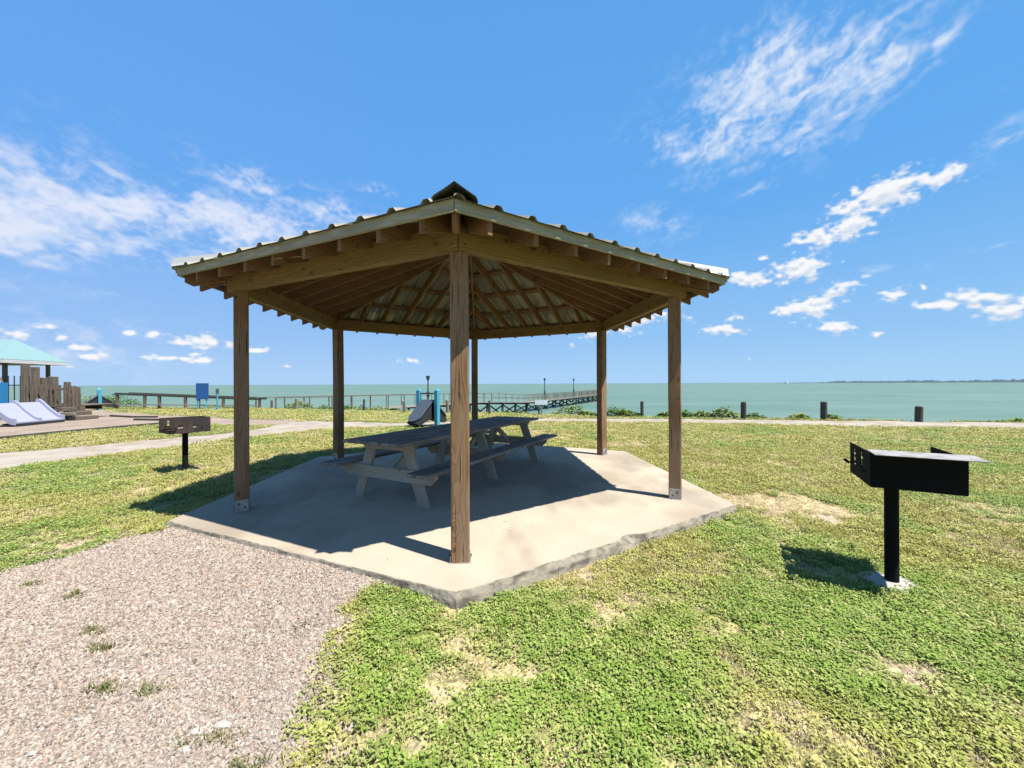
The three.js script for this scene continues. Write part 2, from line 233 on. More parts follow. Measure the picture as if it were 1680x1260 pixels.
function edgeDist(P, x, z, closed = true) { let m = 1e9; for (let i = closed ? 0 : 1, j = closed ? P.length - 1 : 0; i < P.length; j = i++) { const [a, b] = P[j], [c, d] = P[i], ux = c - a, uz = d - b; const t = Math.min(1, Math.max(0, ((x - a) * ux + (z - b) * uz) / (ux * ux + uz * uz))); m = Math.min(m, Math.hypot(x - a - ux * t, z - b - uz * t)); } return m; }
function signed(P, x, z) { const d = edgeDist(P, x, z); return inside(P, x, z) ? d : -d; }
function bluffZ(x) { for (let i = 1; i < BLUFF.length; i++) if (x <= BLUFF[i][0]) { const [a, b] = BLUFF[i - 1], [c, d] = BLUFF[i]; return b + (d - b) * (x - a) / (c - a); } return BLUFF[BLUFF.length - 1][1]; }
function inland(x, z) { return z - bluffZ(x) + (vn(x * 0.7, z * 0.7, 0, 0, 88) - 0.5) * 0.7; }
function gh(x, z) {
  const d = inland(x, z); let h = (fbm(x * 0.25, z * 0.25, 3, 0, 0, 81) - 0.5) * 0.05 * sst(6, 10, Math.hypot(x + 0.6, z + 3.5)) + (fbm(x * 1.1, z * 1.1, 2, 0, 0, 82) - 0.5) * 0.022;
  if (d < 0.4) h -= sst(0.4, -4.2, d) * 3.6;
  const gx = x + 2.2, gz = z + 3.55, al = gx * 0.903 + gz * 0.43, ac = -gx * 0.43 + gz * 0.903;   // packed up against the slab on the gravel side
  h += 0.055 * Math.exp(-((ac / 0.7) ** 2)) * sst(2.2, 1.2, Math.abs(al)); return h;
}
const HX = -0.636, HZ = -5.997, HT = 4.31 * Math.PI / 180, SLABR = [3.42, 3.57, 3.6, 3.5, 3.5, 3.56];
const hexPt = (i, r) => { const a = HT + i * Math.PI / 3; return [HX + r * Math.sin(a), HZ + r * Math.cos(a)]; };
const SLAB = SLABR.map((r, i) => hexPt(i, r));
const barePatches = [[-0.14, -2.05, 0.24, 0.9], [-0.32, -2.25, 0.15, 0.8], [3.3, -4.7, 0.45, 1.1], [3.05, -4.95, 0.3, 0.9], [0.15, -1.5, 0.18, 0.7], [0.95, -1.75, 0.14, 0.55], [2.0, -2.0, 0.16, 0.5], [0.5, -3.05, 0.28, 0.75], [1.2, -3.35, 0.2, 0.6], [-4.2, -3.6, 0.35, 0.7], [-0.4, -2.52, 0.12, 0.9], [5.2, -4.2, 0.4, 0.5], [3.1, -2.3, 0.18, 0.6], [2.3, -1.6, 0.2, 0.5], [-5.7, -6.6, 0.35, 0.5], [6.2, -7.0, 0.6, 0.4], [4.4, -6.0, 0.5, 0.4], [-5, -5.2, 0.5, 0.45]];
function bare(x, z) {                              // 0 thick turf .. 1 bare soil
  let b = 0; for (const [px, pz, r, s] of barePatches) { const q = ((x - px) ** 2 + (z - pz) ** 2) / (r * r); if (q < 6) b = Math.max(b, s * Math.exp(-q)); }
  const n = fbm(x * 1.6, z * 1.6, 4, 0, 0, 91), n2 = fbm(x * 6, z * 6, 3, 0, 0, 92);
  return Math.min(1, Math.max(0, b * (0.7 + 0.7 * n2) + sst(0.55, 0.76, n * 0.7 + n2 * 0.4) * 0.7));
}
function lush(x, z) { return sst(0.42, 0.66, fbm(x * 0.85 + 3, z * 0.85, 3, 0, 0, 95) + 0.2 * Math.exp(-(((x + 0.6) / 0.35) ** 2 + ((z + 2.5) / 0.3) ** 2)) + 0.16 * Math.exp(-(((x + 0.35) / 0.7) ** 2 + ((z + 1.8) / 1.0) ** 2)) * 2 - 0.05 * sst(5, 12, -z)); }

function tileTone(fn, size, m) { return tex(size, size, fn, true, 1 / m, 1 / m); }
const lawnMap = tileTone((u, v) => {
  const a = fbm(u * 48, v * 48, 5, 48, 48, 101), b = fbm(u * 9, v * 9, 4, 9, 9, 102), c = vn(u * 700, v * 700, 700, 700, 103);
  let k = mix3([0.085, 0.095, 0.02], [0.205, 0.195, 0.05], sst(0.35, 0.65, a * 0.6 + c * 0.4)); k = mix3(k, [0.192, 0.159, 0.093], sst(0.52, 0.72, b * 0.55 + a * 0.45) * 0.6); return k.map((x) => x * (0.75 + 0.5 * c));
}, 2048, 9.7);
const lawnBump = tex(1024, 1024, (u, v) => fbm(u * 120, v * 120, 4, 120, 120, 104), false, 1 / 4.3, 1 / 4.3);
M.lawn = std({ map: lawnMap, bumpMap: lawnBump, bumpScale: 0.03, roughness: 1, vertexColors: true });
{
  // one sheet: fine near the pavilion, coarse far away
  const axis = (lo, hi, f0, f1, step) => { const L = []; for (let x = f0; x <= f1 + 1e-6; x += step) L.push(x); let s = step, x = f0; while (x > lo) { s *= 1.25; x -= s; L.unshift(x); } s = step; x = L[L.length - 1]; while (x < hi) { s *= 1.25; x += s; L.push(x); } return L; };
  const fine = (L, a, b) => L.flatMap((x, i) => (i < L.length - 1 && x >= a && x < b ? [x, lerp(x, L[i + 1], 1 / 3), lerp(x, L[i + 1], 2 / 3)] : [x]));
  const X = fine(axis(-400, 400, -40, 26, 0.25), -6, 7), Z = fine(axis(-90, 400, -33, 2, 0.25), -8, -0.75), p = [], uv = [], col = [], idx = [];
  for (const z of Z) for (const x of X) {
    p.push(x, gh(x, z), z); uv.push(x, z);
    const b = bare(x, z), l = lush(x, z), d = inland(x, z); let c = mix3([1.05, 1.02, 0.9], [0.9, 1.12, 0.7], l); c = mix3(c, [2.5, 1.95, 4.0], Math.min(1, b * 1.15)); if (d < -0.6) c = mix3(c, [1.6, 1.2, 1.5], 0.6); col.push(...c);
  }
  for (let j = 0; j < Z.length - 1; j++) for (let i = 0; i < X.length - 1; i++) { const a = j * X.length + i; idx.push(a, a + X.length, a + 1, a + 1, a + X.length, a + X.length + 1); }
  const g = new THREE.BufferGeometry(); g.setAttribute('position', new THREE.Float32BufferAttribute(p, 3)); g.setAttribute('uv', new THREE.Float32BufferAttribute(uv, 2)); g.setAttribute('color', new THREE.Float32BufferAttribute(col, 3)); g.setIndex(idx); g.computeVertexNormals();
  structure('lawn_ground', g, M.lawn, 'sunlit lawn of short grass and creeping weeds down to the bluff edge');
}
function patch(name, P, mat, lift, wob, step, label, box) {   // ground sheet with a ragged outline, following gh()
  const p = [], uv = [], idx = [], id = {}; const [x0, x1, z0, z1] = box;
  const ins = (x, z) => signed(P, x + (fbm(x * 2.3, z * 2.3, 3, 0, 0, 111) - 0.5) * wob, z + (fbm(x * 2.3, z * 2.3, 3, 0, 0, 117) - 0.5) * wob);
  const nx = Math.ceil((x1 - x0) / step), nz = Math.ceil((z1 - z0) / step), S = new Float32Array((nx + 1) * (nz + 1));
  for (let j = 0; j <= nz; j++) for (let i = 0; i <= nx; i++) S[j * (nx + 1) + i] = ins(x0 + i * step, z0 + j * step);
  const vert = (x, z) => { const k = x.toFixed(4) + ',' + z.toFixed(4); if (!(k in id)) { id[k] = p.length / 3; p.push(x, gh(x, z) + lift, z); uv.push(x, z); } return id[k]; };
  for (let j = 0; j < nz; j++) for (let i = 0; i < nx; i++) {          // clip each cell by the outline
    const q = [[i, j], [i, j + 1], [i + 1, j + 1], [i + 1, j]], out = [];
    for (let k = 0; k < 4; k++) {
      const [ai, aj] = q[k], [bi, bj] = q[(k + 1) % 4], sa = S[aj * (nx + 1) + ai], sb = S[bj * (nx + 1) + bi];
      if (sa > 0) out.push([x0 + ai * step, z0 + aj * step]);
      if ((sa > 0) !== (sb > 0)) { const t = sa / (sa - sb); out.push([x0 + (ai + (bi - ai) * t) * step, z0 + (aj + (bj - aj) * t) * step]); }
    }
    for (let k = 1; k < out.length - 1; k++) idx.push(vert(...out[0]), vert(...out[k]), vert(...out[k + 1]));
  }
  const g = new THREE.BufferGeometry(); g.setAttribute('position', new THREE.Float32BufferAttribute(p, 3)); g.setAttribute('uv', new THREE.Float32BufferAttribute(uv, 2)); g.setIndex(idx); g.computeVertexNormals();
  return structure(name, g, mat, label);
}
const pathMap = tileTone((u, v) => { const a = fbm(u * 12, v * 12, 5, 12, 12, 121), c = vn(u * 400, v * 400, 400, 400, 122); return mix3([0.216, 0.177, 0.135], [0.312, 0.273, 0.225], sst(0.25, 0.75, a * 0.65 + c * 0.35)); }, 1024, 5.1);
const grainBump = tex(1024, 1024, (u, v) => fbm(u * 90, v * 90, 4, 90, 90, 123), false, 1 / 3, 1 / 3);
M.path = std({ map: pathMap, bumpMap: grainBump, bumpScale: 0.02, roughness: 1 });
M.sand = std({ map: tileTone((u, v) => { const a = fbm(u * 9, v * 9, 5, 9, 9, 125), c = vn(u * 300, v * 300, 300, 300, 126); return mix3([0.198, 0.147, 0.108], [0.276, 0.216, 0.171], sst(0.25, 0.75, a * 0.6 + c * 0.4)); }, 512, 5.7), bumpMap: grainBump, bumpScale: 0.03, roughness: 1 });
M.gravel = std({ map: tileTone((u, v) => { const a = fbm(u * 5, v * 5, 5, 5, 5, 128), c = fbm(u * 220, v * 220, 3, 220, 220, 129); return mix3(mix3([0.15, 0.12, 0.096], [0.252, 0.21, 0.174], sst(0.3, 0.7, c)), [0.276, 0.252, 0.222], sst(0.5, 0.75, a) * 0.5); }, 2048, 4.1), bumpMap: tex(1024, 1024, (u, v) => fbm(u * 200, v * 200, 3, 200, 200, 130), false, 1 / 3, 1 / 3), bumpScale: 0.012, roughness: 1 });
patch('footpath', PATH, M.path, 0.008, 0.35, 0.3, 'pale dirt footpath winding across the lawn behind the pavilion', [-15, 31, -17.6, 1.2]);
patch('playground_sand', SAND, M.sand, 0.013, 0.3, 0.4, 'pinkish sand surface under the playground equipment', [-41, -8, -28, -8]);
patch('gravel_pad', GRAVEL, M.gravel, 0.008, 0.28, 0.08, 'pale pinkish gravel pad running up to the concrete slab', [-6.6, -0.5, -4.5, 1.6]);

// water
{
  const wob = tex(1024, 1024, (u, v) => { const x = u * 20 + (fbm(u * 8, v * 8, 3, 8, 8, 133) - 0.5) * 3; return 0.5 * fbm(x, v * 46, 4, 20, 46, 131) + 0.5 * fbm(u * 60, v * 130, 3, 60, 130, 132); }, false, 1 / 40, 1 / 40);
  const map = tex(1024, 1024, (u, v) => { const f = fbm(u * 5, v * 16, 6, 5, 16, 134), g = fbm(u * 30, v * 90, 3, 30, 90, 135); return mix3([0.078, 0.137, 0.108], [0.106, 0.160, 0.128], sst(0.3, 0.7, f * 0.6 + g * 0.4)); }, true, 1 / 180, 1 / 180);
  M.sea = new THREE.MeshPhysicalMaterial({ map, bumpMap: wob, bumpScale: 0.12, roughness: 0.5, specularIntensity: 0.35 });
  const g = new THREE.CircleGeometry(24000, 96); g.rotateX(-Math.PI / 2); const pp = g.attributes.position, uv = g.attributes.uv; for (let i = 0; i < uv.count; i++) uv.setXY(i, pp.getX(i), pp.getZ(i));
  const m = structure('sea_water', g, M.sea, 'calm green bay water stretching to the horizon'); m.position.set(0, SEA, 0);
}
// far shore on the right
{
  const p = [], idx = [], D = 4200, R = rng(77); let n = 0;
  const hgt = (a, k) => { const f = sst(33, 38, a) * 0.35 + sst(38, 41, a) * 0.65; return (4 + 22 * fbm(a * 3, k * 3.1, 4, 0, 0, 141) + 6 * sst(48, 56, a)) * f * (k === 1 ? 1 : k === 2 ? 0.8 : 0); };
  for (let a = 33; a < 85; a += 0.06) { const s = Math.sin(a * Math.PI / 180), c = Math.cos(a * Math.PI / 180); [[0, D], [1, D + 40], [2, D + 200], [3, D + 260]].forEach(([k, d]) => p.push(s * d, SEA - 0.3 + hgt(a, k), -c * d)); if (n) for (let k = 0; k < 3; k++) { const o = n * 4 + k, q = o - 4; idx.push(q, o, q + 1, q + 1, o, o + 1); } n++; }
  const g = new THREE.BufferGeometry(); g.setAttribute('position', new THREE.Float32BufferAttribute(p, 3)); g.setIndex(idx); g.computeVertexNormals();
  structure('far_shore_hills', g, std({ color: C3(0.033, 0.06, 0.072), roughness: 1, side: THREE.DoubleSide }), 'low dark wooded shoreline far across the bay');
  const t = thing('far_building', 'tiny white building low on the horizon across the water', 'building', [2020, SEA, -2850], 0.6);
  mesh('wall', new Geo('x', 5).box(34, 7, 18, 0.2, [0, 3.5, 0]).build(), M.white, t);
  mesh('roof', new Geo('x', 6).hull8([[-18, 7, -10], [18, 7, -10], [18, 7, 10], [-18, 7, 10]], [[-17, 9, -0.5], [17, 9, -0.5], [17, 9, 0.5], [-17, 9, 0.5]]).build(), M.white, t);
}

// ---------------------------------------------------------------- concrete slab
{
  const concrete = tileTone((u, v) => {
    const a = fbm(u * 7, v * 7, 6, 7, 7, 151), c = vn(u * 900, v * 900, 900, 900, 152), b = fbm(u * 30, v * 30, 4, 30, 30, 153);
    let k = mix3([0.259, 0.210, 0.154], [0.343, 0.287, 0.218], sst(0.28, 0.62, a)); k = k.map((x) => x * (0.9 + 0.14 * b + 0.06 * c));
    k = mix3(k, [0.195, 0.162, 0.124], sst(0.54, 0.70, fbm(u * 11 + 3, v * 5, 5, 11, 5, 154)) * 0.55);
    return mix3(k, [0.058, 0.052, 0.046], sst(0.86, 0.9, vn(u * 330, v * 330, 330, 330, 155)) * sst(0.6, 0.75, fbm(u * 6, v * 6, 2, 6, 6, 156)) * 0.7);
  }, 2048, 8);
  M.concrete = std({ map: concrete, bumpMap: tex(1024, 1024, (u, v) => 0.6 * fbm(u * 16, v * 16, 4, 16, 16, 157) + 0.4 * fbm(u * 160, v * 160, 2, 160, 160, 158), false, 1 / 3, 1 / 3), bumpScale: 0.004, roughness: 0.9 });
  M.slabEdge = std({ side: THREE.DoubleSide, map: tileTone((u, v) => { const a = fbm(u * 30, v * 30, 5, 30, 30, 161), b = fbm(u * 8, v * 40, 4, 8, 40, 162); return mix3([0.085, 0.074, 0.058], [0.245, 0.215, 0.168], sst(0.3, 0.65, a * 0.5 + b * 0.5)); }, 1024, 2), bumpMap: grainBump, bumpScale: 0.008, roughness: 1 });
  const root = new THREE.Group(); root.name = 'concrete_slab'; root.userData = { kind: 'structure', label: 'pale hexagonal concrete slab under the pavilion with a crumbling edge' }; scene.add(root);
  const pts = []; const N = 60;
  for (let i = 0; i < 6; i++) { const a = SLAB[i], b = SLAB[(i + 1) % 6]; for (let k = 0; k < N; k++) { const t = k / N; pts.push([lerp(a[0], b[0], t), lerp(a[1], b[1], t), i, t]); } }
  const n = pts.length, rag = (i, s, f) => (fbm(i * f, s, 3, 0, 0, 165) - 0.5);
  const dir = pts.map(([x, z]) => { const l = Math.hypot(x - HX, z - HZ); return [(x - HX) / l, (z - HZ) / l]; });
  const chip = pts.map(([, , i, t], k) => { let c = 0.012 * Math.abs(rag(k, 2, 0.5)) + 0.02 * Math.max(0, rag(k, 5, 0.31) - 0.12); if (i === 0) c += 0.03 * sst(0.12, 0.3, t) * sst(0.62, 0.45, t) * (0.4 + rag(k, 9, 0.8)) + 0.05 * Math.exp(-(((t - 0.5) / 0.035) ** 2)); if (t < 0.02 || t > 0.985) c += 0.012; return c; });
  const ring = (off, y, use) => pts.map(([x, z], k) => [x + dir[k][0] * (off - chip[k] * use), y(k), z + dir[k][1] * (off - chip[k] * use)]);
  const top = ring(-0.012, () => 0.1, 1.1), r1 = ring(-0.003, () => 0.094, 1), r2 = ring(0.012, (k) => 0.05 + 0.02 * rag(k, 12, 0.4), 0.4), r3 = ring(0.03, () => -0.06, 0);
  const shape = top.map(([x, , z]) => new THREE.Vector2(x, z)), F = THREE.ShapeUtils.triangulateShape(shape, []);
  const g = new THREE.BufferGeometry(); g.setAttribute('position', new THREE.Float32BufferAttribute(top.flat(), 3)); g.setAttribute('normal', new THREE.Float32BufferAttribute(top.flatMap(() => [0, 1, 0]), 3)); g.setAttribute('uv', new THREE.Float32BufferAttribute(top.flatMap(([x, , z]) => [x, z]), 2)); g.setIndex(F.flatMap(([a, b, c]) => [a, c, b]));
  mesh('slab_top', g, M.concrete, root);
  const e = new Geo('x', 3); const L = [top, r1, r2, r3]; for (let q = 0; q < 3; q++) for (let k = 0; k < n; k++) { const j = (k + 1) % n; e.quad(L[q][k], L[q][j], L[q + 1][j], L[q + 1][k], [dir[k][0], 0.3, dir[k][1]]); }
  mesh('slab_edge', e.build(), M.slabEdge, root);
}

// ---------------------------------------------------------------- pavilion (side frame: x along the eave, y up from the slab, z outward)
{
  const root = thing('picnic_pavilion', 'brown wooden hexagonal picnic pavilion with ribbed metal roof on a concrete slab', 'pavilion', [HX, 0.1, HZ], HT);
  const PH = 2.435, PR = 2.914, SL = 0.38, AE = 3.03, T30 = Math.tan(Math.PI / 6);
  const roofY = (a) => 2.615 + (AE - a) * SL;      // underside of the sheets above apothem a
  const put = (name, g, mat, turn, parent = root) => { const m = mesh(name, g, mat, parent); m.rotation.y = turn; return m; };
  const R = rng(42);
  // posts
  for (let i = 0; i < 6; i++) {
    const a = i * Math.PI / 3, w = 0.142;
    const g = new Geo('y', 200 + i); const tw = (R() - 0.5) * 0.012, segs = 6;   // slightly bowed
    const bow = (t) => Math.sin(t * Math.PI) * tw * 1.6 + (i === 1 ? 0.012 * Math.exp(-(((t - 0.3) / 0.12) ** 2)) : 0), h = w / 2, c = 0.008;
    const ringAt = (t) => { const o = bow(t); return [[-h + c, -h], [h - c, -h], [h, -h + c], [h, h - c], [h - c, h], [-h + c, h], [-h, h - c], [-h, -h + c]].map(([x, z]) => [x + o, 0.006 + t * (PH - 0.006), z + o * 0.5]); };
    for (let s = 0; s < segs; s++) { const A = ringAt(s / segs), B = ringAt((s + 1) / segs); for (let k = 0; k < 8; k++) { const j = (k + 1) % 8, m = [(A[k][0] + A[j][0]) / 2, 0, (A[k][2] + A[j][2]) / 2]; g.quad(A[k], A[j], B[j], B[k], m); } }
    const B = ringAt(1), A = ringAt(0); for (let k = 1; k < 7; k++) { g.tri(B[0], B[k], B[k + 1], [0, 1, 0]); g.tri(A[0], A[k], A[k + 1], [0, -1, 0]); }
    const p = mesh('post', g.build(), M.post, root); p.position.set(PR * Math.sin(a), 0, PR * Math.cos(a)); p.rotation.y = a;
    const tall = i === 0 ? 0.05 : 0.125, br = mergeGeometries([new Geo('x', 1).box(0.17, 0.005, 0.15, 0.001, [0, 0.003, 0]).build(), ...[-1, 1].map((s) => new Geo('x', 2).box(0.005, tall, 0.125, 0.001, [s * (w / 2 + 0.004), tall / 2 + 0.003, 0]).build())]);
    mesh('post_bracket', br, M.galv, p);
    for (const s of [-1, 1]) for (const [by, bz] of i === 0 ? [[0.035, 0.0]] : [[0.045, -0.025], [0.085, 0.025]]) { const b = new THREE.CylinderGeometry(0.011, 0.011, 0.012, 6); b.rotateZ(Math.PI / 2); b.translate(s * (w / 2 + 0.012), by, bz); mesh('bolt', b, M.bolt, p); }
  }
  // ring beams with mitred ends, board on edge
  const AO = 2.636, AI = 2.556, B0 = PH, B1 = PH + 0.196;
  const sheetCols = [];
  for (let i = 0; i < 6; i++) {
    const m = (i + 0.5) * Math.PI / 3, gap = 0.003;
    const tr = (aI, aO, y0, y1, yo = 0) => { const x0 = aI * T30 - gap, x1 = aO * T30 - gap; return new Geo('x', 300 + i + y0 * 100).hull8([[-x0, y0, aI], [x0, y0, aI], [x1, y0 + yo, aO], [-x1, y0 + yo, aO]], [[-x0, y1, aI], [x0, y1, aI], [x1, y1 + yo, aO], [-x1, y1 + yo, aO]]).build(); };
    const bm = put('beam', tr(AI, AO, B0 + (i % 2) * 0.002, B1), M.beam, m);
    for (const s of [-1, 1]) for (const y of [0.05, 0.14]) { const b = new THREE.CylinderGeometry(0.008, 0.008, 0.006, 8); b.rotateX(Math.PI / 2); b.translate(s * (AO * T30 - 0.06 - (y > 0.1 ? 0.012 : 0)), B0 + y, AO + 0.002); mesh('nail', b, M.bolt, bm); }
    // rafters
    const ax = [-1.43, -1.02, -0.61, -0.2, 0.21, 0.62, 1.03, 1.43];
    for (const x0 of ax) {
      const x = x0 + (R() - 0.5) * 0.02, top = Math.max(Math.abs(x) / T30 + 0.03, 0.12), out = 2.965, d = 0.145;
      const yT = (a) => roofY(a) - 0.040;
      const g = new Geo('z', bs++).poly([[top, yT(top)], [out, yT(out)], [out, yT(out) - d], [top, yT(top) - d]], 0.038, (a, y, s) => [x + s, y, a]);
      put('rafter', g.build(), M.rafter, m);
    }
    // purlins
    for (const a0 of [2.9, 2.25, 1.62, 1.0, 0.42]) { const a1 = a0 - 0.088, y = (a) => roofY(a) - 0.039, X0 = a0 * T30 - 0.025, X1 = a1 * T30 - 0.025; const B = [[-X0, y(a0), a0], [X0, y(a0), a0], [X1, y(a1), a1], [-X1, y(a1), a1]]; put('purlin', new Geo('x', bs++).hull8(B, B.map(([x, yy, z]) => [x, yy + 0.036, z])).build(), M.rafter, m); }
    // fascia
    const fo = 3.0, fi = 2.972, fy = roofY(fo) - 0.004; put('fascia_board', tr(fi, fo, fy - 0.076, fy), M.fascia, m);
    // ribbed sheets, three ribs each; ribs every 0.3 m
    const ribs = []; for (let k = -6; k <= 6; k++) ribs.push(k * 0.3 + (i % 2 ? 0.03 : 0.09));
    const cuts = [-1.9, -1.05, -0.15, 0.75, 1.9].map((v) => v + (i % 2 ? 0.03 : 0.09) + 0);
    const pr = [];                                  // profile points x -> rib height
    for (const r of ribs) pr.push([r - 0.045, 0], [r - 0.019, 0.03], [r + 0.019, 0.03], [r + 0.045, 0]);
    const prof = (x) => { for (let k = 1; k < pr.length; k++) if (x <= pr[k][0]) { if (x < pr[k - 1][0]) return 0; const t = (x - pr[k - 1][0]) / (pr[k][0] - pr[k - 1][0]); return lerp(pr[k - 1][1], pr[k][1], t); } return 0; };
    const lim = AE * T30;
    for (let c = 0; c < cuts.length - 1; c++) {
      const lo = Math.max(-lim, cuts[c]), hi = Math.min(lim, cuts[c + 1]); if (hi - lo < 0.05) continue;
      const xs = [lo, hi, 0, ...pr.map((q) => q[0])].filter((x) => x >= lo && x <= hi).sort((a, b) => a - b).filter((x, k, L) => !k || x - L[k - 1] > 1e-4);
      const g = new Geo('z', bs++), lift = c % 2 ? 0.0025 : 0;
      for (let k = 0; k < xs.length - 1; k++) { const [p, q] = [xs[k], xs[k + 1]], hp = prof(p) + lift, hq = prof(q) + lift, ap = Math.abs(p) / T30, aq = Math.abs(q) / T30, e = AE + 0.012;
        g.quad([p, roofY(e) + hp, e], [q, roofY(e) + hq, e], [q, roofY(aq) + hq, aq], [p, roofY(ap) + hp, ap], [0, 1, 0.3]); }
      put('roof_sheet', g.build(), M.sheet, m);
    }
    // hip rafter and hip cap along corner i
    const h = i * Math.PI / 3, hs = SL * Math.cos(Math.PI / 6), hy = (r) => roofY(r * Math.cos(Math.PI / 6));
    const hg = new Geo('z', bs++).poly([[0.06, hy(0.06) - 0.03], [3.4, hy(3.4) - 0.03], [3.4, hy(3.4) - 0.16], [3.33, hy(3.33) - 0.215], [0.06, hy(0.06) - 0.215]], 0.04, (a, y, s) => [s, y, a]);
    put('hip_rafter', hg.build(), M.rafter, h);
    const cap = [[-0.15, -0.012], [-0.135, 0.004], [-0.085, 0.022], [-0.05, 0.036], [0, 0.06], [0.05, 0.04], [0.09, 0.024], [0.14, 0.006], [0.152, -0.014]], th = 0.004;
    const cg = new Geo('z', bs++); const rr = [3.49, 2.4, 1.2, 0.03];
    for (let q = 0; q < rr.length - 1; q++) for (let k = 0; k < cap.length - 1; k++) for (const d of [0, th]) { const V = (r, [x, y]) => [x * (r < 0.5 ? 0.6 : 1) + (q === 0 && r > 3 ? 0.004 : 0), hy(r) + 0.012 + y - Math.abs(x) * 0.30 + d + 0.03, r]; cg.quad(V(rr[q], cap[k]), V(rr[q], cap[k + 1]), V(rr[q + 1], cap[k + 1]), V(rr[q + 1], cap[k]), [0, d ? 1 : -1, 0]); }
    put('hip_cap', cg.build(), M.capMetal, h);
  }
  const hub = new THREE.CylinderGeometry(0.075, 0.075, 0.34, 6); hub.translate(0, roofY(0) - 0.2, 0); mesh('king_block', hub, M.rafter, root);
  const fin = new THREE.ConeGeometry(0.26, 0.1, 6, 1, true); fin.translate(0, roofY(0) + 0.1, 0); mesh('apex_cap', fin, M.capMetal, root);
}

// ---------------------------------------------------------------- picnic table, 3.5 m long, three A-frames
{
  const t = thing('picnic_table', 'long weathered grey picnic table with attached benches under the pavilion roof', 'picnic table', [-0.755, 0.1, -5.985], 62 * Math.PI / 180);
  const put = (n, g, mat, p, r = [0, 0, 0]) => { const m = mesh(n, g, mat, t); m.position.set(...p); m.rotation.set(...r); return m; };
  const R = rng(9), L = 3.66;
  for (let k = 0; k < 6; k++) put('tabletop_plank', board(L + (R() - 0.5) * 0.02, 0.038, 0.146, 0.006), M.table, [(R() - 0.5) * 0.012, 0.736 + (R() - 0.5) * 0.005, (k - 2.5) * 0.153], [0, 0, 0]);
  for (const s of [-1, 1]) for (let k = 0; k < 2; k++) put('bench_plank', board(L + 0.02 * R(), 0.038, 0.136, 0.006), M.table, [(R() - 0.5) * 0.012, 0.437 + (R() - 0.5) * 0.004, s * (0.62 + k * 0.144)]);
  for (const x of [-1.52, 0.0, 1.50]) {
    const o = x < -1 ? -1 : 1;
    for (const s of [-1, 1]) {
      const f = [0.53 * s, 0], u = [0.27 * s, 0.715], w = 0.15;                    // plumb-cut leg in the z-y plane
      const g = new Geo('y', bs++).poly([[f[0] - w / 2, 0], [f[0] + w / 2, 0], [u[0] + w / 2, u[1]], [u[0] - w / 2, u[1]]], 0.038, (z, y, q) => [x + q, y, z]);
      mesh('leg', g.build(), M.tableLeg, t);
    }
    const cm = new Geo('z', bs++).poly([[-0.74, 0.415], [0.74, 0.415], [0.74, 0.35], [0.66, 0.275], [-0.66, 0.275], [-0.74, 0.35]], 0.038, (z, y, q) => [x + o * 0.040 + q, y, z]); mesh('cross_member', cm.build(), M.tableLeg, t);
    const cl = new Geo('z', bs++).poly([[-0.40, 0.714], [0.40, 0.714], [0.36, 0.628], [-0.36, 0.628]], 0.038, (z, y, q) => [x + o * 0.040 + q, y, z]); mesh('top_cleat', cl.build(), M.tableLeg, t);
    const dirs = x < -1 ? [1] : x > 1 ? [-1] : [-1, 1];
    for (const d of dirs) mesh('diagonal_brace', between((l) => board(l, 0.085, 0.038, 0.003), [x + d * 0.03, 0.34, 0.02 * d], [x + d * 0.52, 0.69, 0.02 * d]), M.tableLeg, t);
  }
}

// ---------------------------------------------------------------- pedestal grills
function slotWall(depth, hgt, th) {                 // side wall in the z-y plane with two notched slots
  const s = new THREE.Shape(); s.moveTo(-depth / 2, 0.0); s.lineTo(depth / 2, 0.0); s.lineTo(depth / 2, hgt); s.lineTo(-depth / 2, hgt); s.closePath();
  for (const c of [-0.17, 0.03]) {
    const h = new THREE.Path(), x = c, w = 0.05, n = 0.062; const P = [[x, 0.085]];
    for (const y of [0.085, 0.125, 0.165]) P.push([x + n, y], [x + n, y + 0.016], [x + w * 0.55, y + 0.02], [x + w * 0.55, y + 0.038]);
    P.push([x + n * 0.8, 0.212], [x, 0.207]); P.forEach(([a, b], i) => (i ? h.lineTo(a, b) : h.moveTo(a, b))); h.closePath(); s.holes.push(h);
  }
  const g = new THREE.ExtrudeGeometry(s, { depth: th, bevelEnabled: false, steps: 1 }); g.translate(0, 0, -th / 2); g.rotateY(-Math.PI / 2); return g;
}
